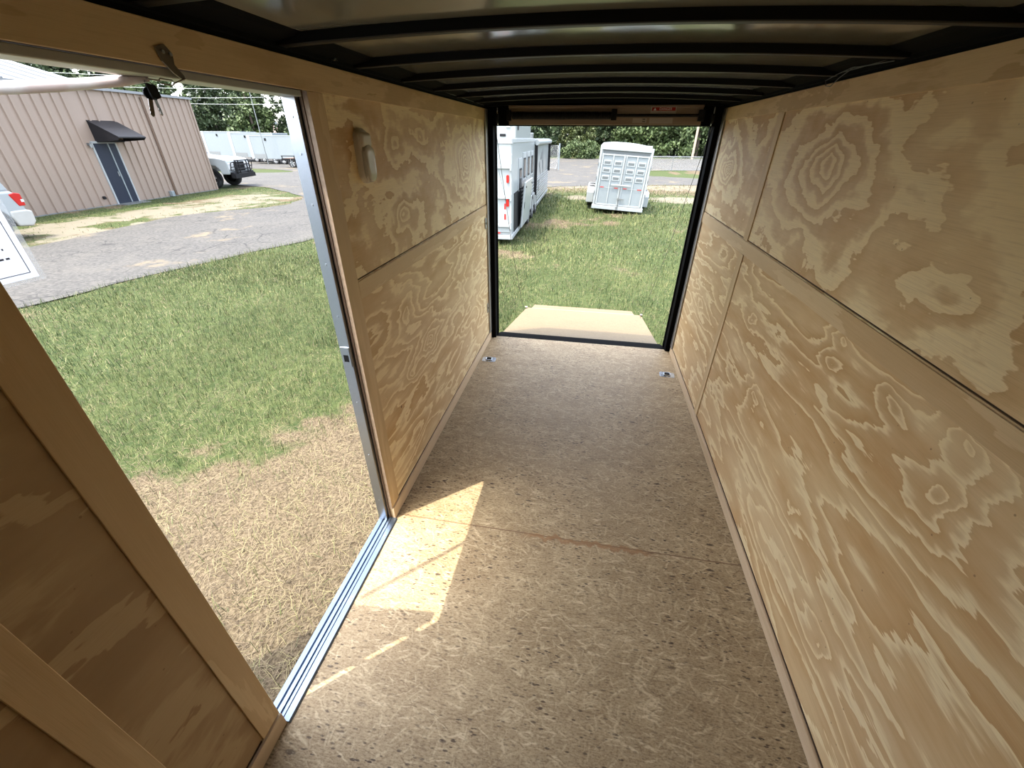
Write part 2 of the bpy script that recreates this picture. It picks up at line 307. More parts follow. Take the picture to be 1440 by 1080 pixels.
# ---------------------------------------------------------------- mesh helpers
ONE_EACH = {'bracket', 'rivet', 'screw', 'door_hinge', 'pod_fitting', 'hinge', 'side_window', 'headlamp', 'reflective_tape', 'window', 'pane', 'window_surround', 'print_mark', 'bold_print', 'latch', 'tail_lamp'}
class MB:
    def __init__(s): s.v = []; s.f = []; s.m = []; s.sm = []
    def add(s, vs, fs, mi=0, smooth=False):
        o = len(s.v); s.v += [tuple(x) for x in vs]
        for f in fs: s.f.append(tuple(i+o for i in f)); s.m.append(mi); s.sm.append(smooth)
        return s
    def box(s, x0, x1, y0, y1, z0, z1, mi=0):
        if x0 > x1: x0, x1 = x1, x0
        if y0 > y1: y0, y1 = y1, y0
        if z0 > z1: z0, z1 = z1, z0
        vs = [(x, y, z) for z in (z0, z1) for y in (y0, y1) for x in (x0, x1)]
        return s.add(vs, [(0, 2, 3, 1), (4, 5, 7, 6), (0, 1, 5, 4), (2, 6, 7, 3), (0, 4, 6, 2), (1, 3, 7, 5)], mi)
    def prism(s, poly, axis, a, b, mi=0, smooth=False):
        """poly: 2-d points in the plane across axis (x: y,z | y: x,z | z: x,y)"""
        def P(q, t): return {'x': (t, q[0], q[1]), 'y': (q[0], t, q[1]), 'z': (q[0], q[1], t)}[axis]
        n = len(poly); ar = sum(poly[i][0]*poly[(i+1) % n][1]-poly[(i+1) % n][0]*poly[i][1] for i in range(n))
        if ar < 0: poly = poly[::-1]
        flip = (axis == 'y')
        if a > b: a, b = b, a
        vs = [P(q, a) for q in poly]+[P(q, b) for q in poly]
        fs = [tuple(range(n))[::-1], tuple(range(n, 2*n))]+[(i, (i+1) % n, (i+1) % n+n, i+n) for i in range(n)]
        if flip: fs = [f[::-1] for f in fs]
        o = len(s.v); s.v += vs
        for k, f in enumerate(fs): s.f.append(tuple(i+o for i in f)); s.m.append(mi); s.sm.append(smooth and k > 1)
        return s
    def tube(s, pts, r, n=8, mi=0, cap=True):
        pts = [Vector(q) for q in pts]; rs = r if isinstance(r, (list, tuple)) else [r]*len(pts)
        vs = []; up = None
        for i, q in enumerate(pts):
            t = (pts[min(i+1, len(pts)-1)]-pts[max(i-1, 0)]).normalized()
            if up is None: up = Vector((0, 0, 1)) if abs(t.z) < .9 else Vector((1, 0, 0))
            a = t.cross(up).normalized(); b = a.cross(t); up = b
            for k in range(n):
                an = 2*math.pi*k/n; vs.append(q+(a*math.cos(an)+b*math.sin(an))*rs[i])
        fs = []
        for i in range(len(pts)-1):
            for k in range(n): fs.append((i*n+k, i*n+(k+1) % n, (i+1)*n+(k+1) % n, (i+1)*n+k))
        s.add(vs, [f[::-1] for f in fs], mi, True)
        if cap: s.add(vs[:n], [tuple(range(n))], mi); s.add(vs[-n:], [tuple(range(n))[::-1]], mi)
        return s
    def cyl(s, c, axis, r, h, n=20, mi=0):
        d = {'x': Vector((1, 0, 0)), 'y': Vector((0, 1, 0)), 'z': Vector((0, 0, 1))}[axis]; c = Vector(c)
        return s.tube([c-d*h/2, c+d*h/2], r, n, mi)
    def torus(s, c, axis, R, r, n=24, k=8, mi=0, squash=1):
        vs = []; c = Vector(c)
        for i in range(n):
            a = 2*math.pi*i/n
            for j in range(k):
                b = 2*math.pi*j/k; rr = R+r*math.cos(b); q = (rr*math.cos(a), rr*math.sin(a)*squash, r*math.sin(b))
                q = {'z': q, 'x': (q[2], q[0], q[1]), 'y': (q[0], q[2], q[1])}[axis]; vs.append(c+Vector(q))
        fs = [(i*k+j, ((i+1) % n)*k+j, ((i+1) % n)*k+(j+1) % k, i*k+(j+1) % k) for i in range(n) for j in range(k)]
        return s.add(vs, fs, mi, True)
    def mesh(s, name, mats):
        me = bpy.data.meshes.new(name); me.from_pydata(s.v, [], s.f)
        for m_ in (mats if isinstance(mats, list) else [mats]): me.materials.append(M[m_] if isinstance(m_, str) else m_)
        me.polygons.foreach_set('material_index', s.m); me.polygons.foreach_set('use_smooth', s.sm); me.update()
        return me
    def pieces(s):
        par = list(range(len(s.v)))
        def find(i):
            while par[i] != i: par[i] = par[par[i]]; i = par[i]
            return i
        for f in s.f:
            for k in f[1:]: par[find(k)] = find(f[0])
        # a capped tube repeats its end rings: join coincident points too
        seen = {}
        for i, q in enumerate(s.v):
            key_ = tuple(round(c, 6) for c in q)
            if key_ in seen: par[find(i)] = find(seen[key_])
            else: seen[key_] = i
        groups = {}
        for fi, f in enumerate(s.f): groups.setdefault(find(f[0]), []).append(fi)
        out = []
        for fl in groups.values():
            mb = MB(); mp = {}
            for fi in fl:
                for i in s.f[fi]:
                    if i not in mp: mp[i] = len(mb.v); mb.v.append(s.v[i])
                mb.f.append(tuple(mp[i] for i in s.f[fi])); mb.m.append(s.m[fi]); mb.sm.append(s.sm[fi])
            out.append(mb)
        return out
    def build(s, name, mats, parent=None, loc=(0, 0, 0), bevel=0, seg=2):
        if name in ONE_EACH and parent:
            ps = s.pieces()
            if len(ps) > 1:
                for q in ps: o = q.build(name, mats, parent, loc, bevel, seg)
                return o
        o = bpy.data.objects.new(name, s.mesh(name, mats)); col.objects.link(o); o.location = loc
        if parent: o.parent = parent
        if bevel:
            b = o.modifiers.new('bevel', 'BEVEL'); b.width = bevel; b.segments = seg; b.limit_method = 'ANGLE'; b.angle_limit = R_(40)
        return o
def tag(o, label=None, cat=None, group=None, kind=None):
    if label: o['label'] = label
    if cat: o['category'] = cat
    if group: o['group'] = group
    if kind: o['kind'] = kind
    return o
def struct(o): o['kind'] = 'structure'; return o
def thing(name, loc, label, cat, group=None, rot=(0, 0, 0)):
    o = bpy.data.objects.new(name, None); o.empty_display_size = .1; col.objects.link(o); o.location = loc; o.rotation_euler = rot
    return tag(o, label, cat, group)
def copy_tree(o, parent=None):
    c = o.copy(); col.objects.link(c); c.parent = parent
    for ch in list(o.children): copy_tree(ch, c)
    return c
def text(name, body, size, mat, loc, rot, parent=None, extrude=.0004, align='CENTER', xs=1):
    cu = bpy.data.curves.new(name, 'FONT'); cu.body = body; cu.size = size; cu.extrude = extrude; cu.align_x = align; cu.align_y = 'CENTER'
    cu.materials.append(M[mat]); t = bpy.data.objects.new(name+'_tmp', cu); col.objects.link(t)
    bpy.context.view_layer.update(); me = bpy.data.meshes.new_from_object(t.evaluated_get(bpy.context.evaluated_depsgraph_get()))
    bpy.data.objects.remove(t); bpy.data.curves.remove(cu)
    o = bpy.data.objects.new(name, me); col.objects.link(o); o.location = loc; o.rotation_euler = rot; o.scale = (xs, 1, 1)
    if parent: o.parent = parent
    return o

# ---------------------------------------------------------------- dimensions
XL, XR, L, FRONT = -.865, .875, 3.781, -1.0
PL, PR = XL-.012, XR+.012           # panel faces
SL, SR = XL-.007, XR+.007           # strip faces
HW = 1.942                          # top of the wood
YJ, YF, HD = 1.371, .467, 1.867     # side door opening
G = -.44                            # ground level

# ---------------------------------------------------------------- trailer shell
struct(MB().box(XL-.03, XR+.03, FRONT, L, -.02, 0).build('floor', 'floor'))
struct(MB().box(XL-.05, XR+.05, FRONT-.04, FRONT, -.16, 2.02).build('wall_front', 'ply_front_shaded'))
z0 = -.02; XO = XL-.055
m = MB(); m.box(PL-.012, PL, FRONT, YF-.004, z0, HW, 0)
struct(m.build('wall_left_front', 'ply_front_shaded'))
m = MB(); m.box(PL-.012, PL, YJ+.004, L-.115, z0, 1.262); wl = struct(m.build('wall_left', 'ply_left_low'))
m = MB(); m.box(PL-.012, PL, YJ+.004, L-.115, 1.268, HW); m.build('upper_panel', 'ply_left_top', wl)
m = MB(); m.box(PR, PR+.012, FRONT, L-.115, z0, 1.262); wr = struct(m.build('wall_right', 'ply_right_low'))
m = MB(); m.box(PR, PR+.012, FRONT, L-.115, 1.268, HW); m.build('upper_panel', 'ply_right_top', wr)
# exterior skins and studs behind the panels
m = MB(); m.box(XO-.004, PL-.0125, FRONT, YF-.012, -.16, HW+.05); m.box(XO-.004, PL-.0125, YJ+.012, L+.03, -.16, HW+.05)
m.box(XO-.004, PL-.0125, YF-.012, YJ+.012, 1.895, HW+.05); m.box(XO-.004, PL-.0125, YF-.012, YJ+.012, -.16, -.022)
struct(m.build('wall_left_exterior', 'exterior'))
struct(MB().box(PR+.0125, PR+.05, FRONT, L+.03, -.16, HW+.05).build('wall_right_exterior', 'exterior'))
# overlaid strips
tn = [0]
def trim(mb, mat, bevel=.0012):
    tn[0] += 1; return struct(mb.build('trim_%d' % tn[0], mat, bevel=bevel, seg=1))
e = .0006
trim(MB().box(PL+e, SL, FRONT, L-.10, HD, HW), 'strip_top')                       # left header strip
trim(MB().box(SL-.030, PL-.013, YF, YJ, HD+.001, HW), 'wood_brown')
trim(MB().box(PL+e, SL, YJ, YJ+.085, .078, HD-.001), 'strip_v')                    # rear jamb strip
trim(MB().box(PL+e, SL, YF-.075, YF, .078, HD-.001), 'strip_v')                    # front jamb strip
trim(MB().box(PL+e, SL, .155, .216, .078, HD-.001), 'strip_v')                     # upright by the camera
trim(MB().box(PL+e, SL, YJ+.086, L-.10, 1.187, 1.258), 'strip')                    # left mid rail
trim(MB().box(SR, PR-e, FRONT, L-.10, HD, HW), 'strip_top')
trim(MB().box(SR, PR-e, FRONT, L-.10, 1.187, 1.258), 'strip')
trim(MB().box(SR, PR-e, 2.571, 2.645, .062, 1.186), 'strip_v')
trim(MB().box(SR, PR-e, 2.571, 2.645, 1.259, HD-.001), 'strip_v')
struct(MB().box(PL+e, XL, FRONT, YF, .001, .075).build('baseboard_front', 'baseboard', bevel=.002))
struct(MB().box(PL+e, XL, YJ, L-.06, .001, .075).build('baseboard_left', 'baseboard', bevel=.002))
struct(MB().box(XR, PR-e, FRONT, L-.06, .001, .058).build('baseboard_right', 'baseboard', bevel=.002))
# dark joints between sheets
trim(MB().box(PR+.001-.0004, PR-.0006, FRONT, L-.12, .058, .066).box(SL-.004, PL+.0004, YJ+.09, L-.12, .075, .082).box(SL-.004, PL+.0004, FRONT, YF-.08, .075, .084), 'wood_gap', 0)
for (a, b) in ((PL-.0105, FRONT), ):
    trim(MB().box(PL-.010, PL-.004, YJ+.01, L-.12, 1.258, 1.272), 'wood_gap', 0)
    trim(MB().box(PR+.004, PR+.010, FRONT, L-.12, 1.258, 1.272), 'wood_gap', 0)
# jamb build-up: end grain of the sheets, brown stud, aluminium frame
trim(MB().box(-.898, PL-.0125, YJ-.004, YJ+.0035, .012, HD), 'stud', 0)
trim(MB().box(PL-.012, SL-.0003, YJ-.0005, YJ+.0035, .076, HD-.002), 'ply_edge', 0)
trim(MB().box(-.904, -.8985, YJ-.002, YJ+.02, .012, 1.862), 'rubber', 0)
dfr = MB()
dfr.box(-.946, -.904, YJ-.018, YJ+.012, .012, 1.895)       # rear upright
dfr.box(-.946, -.904, YF-.012, YF+.0, .012, 1.895)
dfr.box(-.946, -.880, YF, YJ-.018, 1.850, 1.866)           # head
sf = struct(dfr.build('door_frame_1', 'alu_dull', bevel=.002))
alu_up = MB().box(-.948, -.9045, YJ-.020, YJ-.0185, .012, 1.849)
alu_up.build('frame_face', 'alu', sf)
# screws and strike in the frame
sk = MB(); sk.box(-.945, -.906, YJ-.024, YJ-.0205, .93, 1.02); sk.build('strike_plate', 'alu', sf, bevel=.002)
MB().box(-.935, -.915, YJ-.0255, YJ-.024, .955, .985).build('strike_hole', 'black', sf)
sc_ = MB()
for zz in (.15, .45, .75, 1.15, 1.35, 1.55, 1.7, 1.8): sc_.cyl((-.925, YJ-.021, zz), 'y', .004, .002, 10)
sc_.build('screw', 'zinc', sf)
# sill: ribbed aluminium threshold
prof = [(-.946, -.03), (-.946, .010), (-.925, .012), (-.921, .004), (-.916, .004), (-.914, .012), (-.902, .012), (-.900, .004), (-.8955, .004),
        (-.893, .013), (-.884, .013), (-.882, .009), (-.859, .009), (-.853, .002), (-.853, .0005), (-.92, .0005), (-.92, -.03)]
sill = struct(MB().prism(prof, 'y', YF+.001, YJ-.001).build('sill_1', 'sill_alu'))
ss = MB()
for yy in (.60, .92, 1.25): ss.cyl((-.871, yy, .0095), 'z', .005, .002, 12)
ss.build('screw', 'zinc', sill)

# ceiling: arched glossy skin, black bows, black side rails
def zc(x, z_mid, drop=.024): return z_mid-drop*(x/.87)**2
xs_ = np.linspace(-.90, .90, 25)
poly = [(x, zc(x, 2.003)) for x in xs_]+[(x, zc(x, 2.015)) for x in xs_[::-1]]
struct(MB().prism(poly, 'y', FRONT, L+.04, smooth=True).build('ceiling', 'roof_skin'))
proto = None
for k in range(-1, 7):
    y1 = 1.305+.409*k
    if k == -1: y1 += 0
    xs2 = np.linspace(-.865, .865, 19)
    # hat section bow
    pl = [(x, zc(x, 1.980)) for x in xs2]+[(x, zc(x, 2.0025)) for x in xs2[::-1]]
    if proto is None:
        proto = MB().prism(pl, 'y', -.040, 0, smooth=True).build('roof_bow', 'blackgloss')
        b = proto
    else: b = proto.copy(); col.objects.link(b)
    b.location = (0, y1, 0)
    ordn = ['nearest the camera', 'second from the camera', 'third from the camera', 'fourth from the camera', 'fifth from the camera', 'sixth from the camera', 'last before the rear opening'] 
    if k >= 0: tag(b, 'black steel roof bow crossing the ceiling, %s' % ordn[k], 'roof beam', 'black roof bows across the ceiling')
    elif k == -1: tag(b, 'black steel roof bow at the very top edge of the photo', 'roof beam', 'black roof bows across the ceiling')
    else: tag(b, 'black steel roof bow overhead behind the camera', 'roof beam', 'black roof bows across the ceiling')
for s, nm in ((-1, 'left'), (1, 'right')):
    X = -PL if s < 0 else PR
    pr = [(s*(X+.03), HW+.001), (s*(X-.002), HW+.001), (s*(X-.002), HW+.010), (s*(X-.010), HW+.012), (s*(X-.012), HW+.022), (s*(X-.070), HW+.032), (s*(X-.098), HW+.046), (s*(X-.098), HW+.070), (s*(X+.03), HW+.070)]
    struct(MB().prism(pr, 'y', FRONT, L).build('trim_rail_'+nm, 'rail'))

# rear frame
m = MB()
ZT = 1.832
m.box(-.825, -.93, 3.745, 3.86, -.05, HW+.05); m.box(.837, .93, 3.745, 3.86, -.05, HW+.05)
m.box(-.825, .837, 3.745, 3.86, ZT, HW+.06)
m.box(-.93, .93, L, 3.86, -.16, -.002); m.box(-.822, .834, 3.86, 3.905, -.16, -.012)
m.box(-.828, -.815, 3.835, 3.86, 0, ZT); m.box(.827, .84, 3.835, 3.86, 0, ZT)
struct(m.build('wall_rear', 'rail', bevel=.003))
m = MB()
m.box(XL-.008, XL-.0, 3.668, 3.744, .076, HW); m.box(XR+.0, XR+.008, 3.668, 3.744, .06, HW)
trim(m, 'alu_dull')
trim(MB().box(PL-.005, PL-.001, 3.655, 3.668, .07, 1.86).box(PR+.001, PR+.005, 3.655, 3.668, .07, 1.86), 'wood_gap', 0)
# header panel over the opening
hp = struct(MB().box(-.69, .73, 3.715, 3.744, ZT+.006, 1.960).box(-.69, .73, 3.700, 3.716, 1.945, 1.962).build('trim_header_panel', 'header', bevel=.002))
# ramp spring assembly
sp = thing('ramp_spring', (0, 3.69, 1.897), 'black coil spring and shaft mounted across the header above the rear opening', 'spring')
m = MB(); pts = []
for i in range(0, 60*10+1):
    a = 2*math.pi*i/10; x = -.66+.75*i/600
    pts.append((x, .022*math.cos(a), .022*math.sin(a)))
m.tube(pts, .0052, 5); m.build('coil', 'black', sp)
MB().cyl((-.285, 0, 0), 'x', .0195, .75).build('spring_core', 'black', sp)
MB().cyl((.41, 0, .0), 'x', .0095, .66).build('shaft', 'black', sp)
m = MB().box(.085, .125, -.02, .024, -.03, .04); m.box(-.70, -.67, -.02, .024, -.035, .035); m.box(.70, .74, -.02, .024, -.035, .035); m.build('bracket', 'black', sp, bevel=.003)
for s in (-1, 1):
    m = MB(); x = -.775 if s < 0 else .80
    m.torus((x, 0, -.02), 'x', .026, .007); m.cyl((x, 0, -.02), 'x', .02, .008); m.build('cable_pulley', 'black', sp)
    m = MB(); m.tube([(x, -.005, .05), (x, -.01, .0), (x, .0, -.045), (x+s*.004, .03, -.06)], .004, 6); m.build('pulley_hook', 'zinc', sp)
# lifting cables down to the ramp
for s, lab in ((-1, 'left'), (1, 'right')):
    x0 = -.80 if s < 0 else .815
    m = MB().tube([(x0, 3.72, 1.83), (x0*1.0, 4.6, .62), (x0*.985, 5.42, -.33)], .0022, 5)
    tag(m.build('lift_cable', 'wire'), 'thin steel lifting cable running from the header to the %s side of the lowered ramp' % lab, 'cable')
# DANGER sticker
st = thing('warning_sticker', (.453, 3.7125, 1.934), 'small sticker with red DANGER band on the header right of the spring', 'sticker')
MB().box(-.090, .090, -.0010, .0006, -.027, .022).build('backing', 'cream_sticker', st)
MB().box(-.082, .082, -.0016, -.0011, -.004, .017).build('red_band', 'danger', st)
text('danger_word', 'DANGER', .022, 'paper', (.014, -.0020, .0065), (math.pi/2, 0, 0), st, .0002)
MB().prism([(-.072, -.002), (-.050, -.002), (-.061, .0145)], 'y', -.0021, -.0017).build('triangle_symbol', 'paper', st)
st.location.y = 3.6985; st.location.z = 1.930
m = MB().box(.30, .475, -.0010, .0006, -.018, .018); 
s2 = thing('instruction_label', (0, 3.7139, 1.868), 'faint cream instruction label on the header below the DANGER sticker', 'sticker')
MB().box(.245, .345, -.0010, .0006, -.016, .014).box(.365, .53, -.0010, .0006, -.020, .016).build('backing', 'cream_sticker', s2)
m = MB().box(.315, .335, -.0014, -.0011, .004, .009).box(.315, .335, -.0014, -.0011, -.010, -.005)
m.build('print_mark', 'ink', s2)
m = MB()
for i in range(5): m.box(.375, .52-.01*(i % 2), -.0014, -.0011, .008-i*.006, .0085-i*.006)
m.build('print_lines', 'ink_soft', s2)

# left wall latch plates near the rear post
for zz, lab in ((1.12, 'upper'), (.36, 'lower')):
    t = thing('latch_plate', (SL, 3.62, zz), 'small %s metal latch plate on the left wall beside the rear opening' % lab, 'latch')
    MB().box(0, .003, -.022, .022, -.045, .045).build('plate', 'alu_dull', t, bevel=.001)
    MB().cyl((.004, 0, .0), 'x', .009, .006, 12).build('bolt', 'steel_dark', t)

# dome lamp: oblong hood over a stadium lens on the left wall
lp = thing('dome_lamp', (PL, 1.652, 1.685), 'white oblong dome lamp screwed to the upper left plywood wall', 'lamp')
def stadium(w_, h_, n=12, flat_top=False):
    r = w_/2; pts = []
    for i in range(n+1): a = math.pi+math.pi*i/n; pts.append((r*math.cos(a), -h_/2+r+r*math.sin(a)))
    for i in range(n+1): a = math.pi*i/n; pts.append((r*math.cos(a)*(1), h_/2-r*.75+r*.75*math.sin(a)))
    return pts
def dome(w_, h_, d, sh, zsel=None):
    """stacked shrinking outlines -> rounded cap"""
    mb = MB(); lv = [(1, 0), (.99, d*.6), (.94, d*.85), (.82, d*.97), (.55, d)]
    rings = []
    for f, x in lv: rings += [[(x, q[0]*f, q[1]*f) for q in stadium(w_, h_)]]
    n = len(rings[0]); vs = [q for r in rings for q in r]; fs = []
    for i in range(len(lv)-1):
        for k in range(n): fs.append((i*n+k, i*n+(k+1) % n, (i+1)*n+(k+1) % n, (i+1)*n+k))
    mb.add(vs, fs, 0, True); mb.add(rings[-1], [tuple(range(n))], 0); mb.add(rings[0], [tuple(range(n))[::-1]], 0)
    return mb
dome(.088, .185, .024, 0).build('lamp_base', 'lampwhite', lp)
def lens_m():
    g = NG('ribbed_lens', .18); wv = g.n('ShaderNodeTexWave'); wv.inputs['Scale'].default_value = 60
    g.put(wv.inputs['Vector'], g.coord()); g.bump(wv.outputs[1], .4, .002); g.b.inputs['Transmission Weight'].default_value = .25
    return g.color((.72, .70, .64, 1))
M['lens'] = lens_m()
dome(.076, .128, .017, 0).build('lens', 'lens', lp, loc=(.022, 0, -.024))
MB().box(.0, .034, -.037, .037, .030, .078).build('hood', 'lampwhite', lp, bevel=.012, seg=4)

# recessed tie-down rings
def ring(x, y, rz, lab):
    t = thing('tie_down_ring', (x, y, 0), lab, 'floor ring', 'recessed tie-down rings in the floor', (0, 0, rz))
    m = MB(); out = [(-.062, -.03), (-.05, -.045), (.05, -.045), (.062, -.03), (.062, .03), (.05, .045), (-.05, .045), (-.062, .03)]
    m.prism(out, 'z', .0005, .0035); m.build('plate', 'zinc', t, bevel=.001)
    m = MB().prism([(-.03, -.02), (-.018, -.03), (.018, -.03), (.03, -.02), (.03, .02), (.018, .03), (-.018, .03), (-.03, .02)], 'z', .0036, .0041); m.build('recess', 'black', t)
    m = MB(); m.tube([(-.024, -.02, .007), (-.026, .012, .010), (-.012, .026, .012), (.012, .026, .012), (.026, .012, .010), (.024, -.02, .007), (-.024, -.02, .007)], .0042, 8); m.build('ring', 'zinc', t)
    m = MB()
    for sx_ in (-1, 1):
        for sy_ in (-1, 1): m.cyl((sx_*.046, sy_*.031, .0042), 'z', .005, .0016, 10)
    m.build('rivet', 'zinc', t)
ring(-.785, 3.255, .05, 'zinc tie-down ring plate let into the floor by the left wall')
ring(.79, 3.265, -.1, 'zinc tie-down ring plate let into the floor by the right wall')

# wires along the top rails
def wire(pts, r, lab, loops=None):
    m = MB().tube(pts, r, 5); o = m.build('loose_wire', 'wire'); tag(o, lab, 'wire'); return o
wire([(-.862, .3, 1.967), (-.862, 1.3, 1.972), (-.862, 2.4, 1.969), (-.860, 3.6, 1.958)], .0018, 'thin dark wire running along the black rail above the left wall')
wire([(.866, .4, 1.975), (.868, 1.3, 1.973), (.866, 1.96, 1.965), (.868, 2.7, 1.972), (.868, 3.6, 1.970)], .0018, 'thin dark wire running along the black rail above the right wall')
wire([(.866, 1.75, 1.958), (.860, 1.86, 1.962), (.850, 1.96, 1.966), (.846, 2.03, 1.945), (.850, 2.09, 1.925), (.854, 2.14, 1.930), (.854, 2.16, 1.948), (.852, 2.08, 1.958), (.848, 1.97, 1.966), (.856, 1.93, 1.972)], .0016,
     'loose loop of dark wire drooping over the top of the right wall')
for (y, s, lab) in ((1.545, -1, 'zinc wire clip on the left rail next to the nearer bows'), (2.55, -1, 'zinc wire clip further back on the left rail')):
    t = thing('wire_clip', (-.862, y, 1.965), lab, 'clip')
    MB().cyl((0, 0, .01), 'z', .0025, .03, 8).build('screw', 'zinc', t)
    MB().box(-.003, .007, -.008, .008, -.004, .004).build('clamp', 'zinc', t)

# side door leaf, swung open outwards
ang = math.atan2(-.075, -1.79+.965)            # direction of the leaf
d1 = thing('door_1', (-.968, .484, 0), None, None, rot=(0, 0, ang)); d1['kind'] = 'structure'
dl_ = math.hypot(.825, .10)
MB().box(0, dl_, -.018, .018, -.02, 1.84).build('door_panel', 'white', d1, bevel=.003)
m = MB().box(.03, dl_-.03, -.023, -.0185, .02, 1.80); m.build('inner_skin', 'white2', d1, bevel=.003)
for zz in (.3, .95, 1.55):
    MB().box(-.035, .02, .016, .022, zz-.06, zz+.06).build('hinge', 'alu', d1, bevel=.002)
# door stay: bracket on the header strip, split links, clouded tube, running out to the leaf
dk = thing('door_stay', (-.872, .905, 1.885), 'door stay with a clouded white tube reaching from the header bracket to the open door', 'door stay')
m = MB()
m.prism([(-.021, .012), (.004, .020), (.018, .006), (.014, -.012), (.030, -.030), (.026, -.038), (.006, -.028), (-.014, -.010)], 'x', .0, .003)
b_ = m.build('wall_bracket', 'steel_dark', dk, bevel=.001)
MB().cyl((.0045, -.006, .006), 'x', .0035, .003, 10).cyl((.0045, .010, .004), 'x', .0035, .003, 10).build('screw', 'zinc', b_)
def link(mb, a, b, r=.0013, wd=.0045, up=Vector((0, 0, 1))):
    a = Vector(a); b = Vector(b); t = (b-a); s_ = t.cross(up).normalized()*wd
    mb.tube([a, a+t*.15+s_, a+t*.85+s_, b, a+t*.85-s_, a+t*.15-s_, a], r, 6)
m = MB(); link(m, (.005, .027, -.034), (-.012, .010, -.044)); link(m, (-.010, .012, -.043), (-.030, -.006, -.040), up=Vector((1, -1, .3))); link(m, (-.028, -.004, -.040), (-.045, -.020, -.038)); m.build('chain', 'steel_dark', dk)
S0 = Vector((-.043, -.014, -.038)); S1 = Vector((-.43, -.395, -.075))
pts = [S0+(S1-S0)*t+Vector((0, 0, -.012*math.sin(math.pi*t))) for t in np.linspace(0, 1, 12)]
MB().tube(pts, [.005]+[.0095]*2+[.0105]*8+[.008], 12).build('tube_sleeve', 'tube', dk)
# keys
ky = thing('key_ring', (-.917, .887, 1.843), 'bunch of dark keys hanging from the door stay under the header', 'keys')
MB().torus((0, 0, -.004), 'x', .007, .0009, 16, 5).build('split_ring', 'steel_dark', ky)
def key(a, ln, off, mat='black', wid=.011):
    t = bpy.data.objects.new('key', None); col.objects.link(t); t.parent = ky; t.location = (off, 0, -.010); t.rotation_euler = (a, 0, .35*off/abs(off))
    pts = [(wid*math.cos(q)*1.0, -.011+.011*math.sin(q)) for q in np.linspace(0, 2*math.pi, 16)[:-1]]
    MB().prism(pts, 'x', -.0018, .0018).build('bow', 'black', t)
    m = MB().prism([(-.004, -.02), (-.0042, -.02-ln*.4), (-.0034, -.02-ln*.5), (-.0044, -.02-ln*.62), (-.003, -.02-ln*.72), (-.0042, -.02-ln*.85), (0, -.02-ln), (.0038, -.02-ln*.9), (.0038, -.02)], 'x', -.001, .001)
    m.build('blade', 'steel_dark', t)
key(.16, .030, .002); key(-.22, .033, -.002)
MB().prism([(-.012, -.004), (.010, -.006), (.014, -.026), (.004, -.030), (-.008, -.024)], 'x', .004, .007).build('fob', 'black', ky)
# paper in a clear sleeve
pp = thing('paper_notice', (-1.30, .548, 1.454), 'white printed paper notice in a clear sleeve hanging off the open side door', 'notice')
MB().box(-.0012, -.0006, 0, .232, -.008, .30).build('clear_sleeve', 'sleeve', pp)
MB().add([(0, .004, 0), (0, .220, 0), (0, .220, .279), (0, .004, .279)], [(0, 1, 2, 3)]).build('sheet', 'thin_paper', pp)
m = MB()
for (a, b, c_, d_) in [(.016, .208, .012, .0135), (.016, .208, .266, .2675), (.016, .0175, .012, .2675), (.2065, .208, .012, .2675)]: m.box(.0003, .0006, a, b, c_, d_)
m.build('border_line', 'ink', pp)
m = MB(); rr = random.Random(3)
for zz in (.185, .172, .159, .146, .133, .120, .107): 
    y = .03
    while y < .19: 
        wd = rr.uniform(.008, .022); m.box(.0003, .0006, y, min(y+wd, .195), zz, zz+.0035); y += wd+.005
m.build('print_lines', 'ink_soft', pp)
m = MB()
for zz, e1 in ((.078, .178), (.068, .184), (.058, .172), (.048, .186)):
    y = .10
    while y < e1: wd = rr.uniform(.008, .016); m.box(.0003, .0006, y, min(y+wd, e1), zz, zz+.004); y += wd+.004
m.box(.0003, .0006, .128, .148, .022, .0255)
m.build('bold_print', 'ink', pp)

# rear ramp door, lowered
rp = thing('ramp_door', (0, 3.86, -.015), 'lowered rear ramp door with a pale board surface and fold-out flap on the grass', 'ramp')
def slab(x0a, x1a, x0b, x1b, ya, za, yb, zb, th, name, mat, par):
    vs = [(x0a, ya, za), (x1a, ya, za), (x1b, yb, zb), (x0b, yb, zb), (x0a, ya, za-th), (x1a, ya, za-th), (x1b, yb, zb-th), (x0b, yb, zb-th)]
    return MB().add(vs, [(0, 1, 2, 3), (7, 6, 5, 4), (0, 4, 5, 1), (1, 5, 6, 2), (2, 6, 7, 3), (3, 7, 4, 0)]).build(name, mat, par)
slab(-.795, .80, -.77, .835, .085, -.012, 1.76, -.345, .045, 'ramp_board', 'ramp', rp)
slab(-.815, .825, -.81, .82, .046, .0, .085, -.006, .02, 'hinge_strip', 'rail', rp)
slab(-.70, .745, -.69, .735, 1.775, -.350, 2.03, -.392, .03, 'flap', 'ramp', rp)
slab(-.70, .745, -.70, .745, 1.758, -.346, 1.780, -.350, .01, 'flap_hinge', 'greywhite', rp)
for s in (-1, 1):
    m = MB().cyl((s*.80+.03, 1.70, -.32), 'x', .018, .03, 12); m.build('cable_anchor', 'steel_dark', rp)

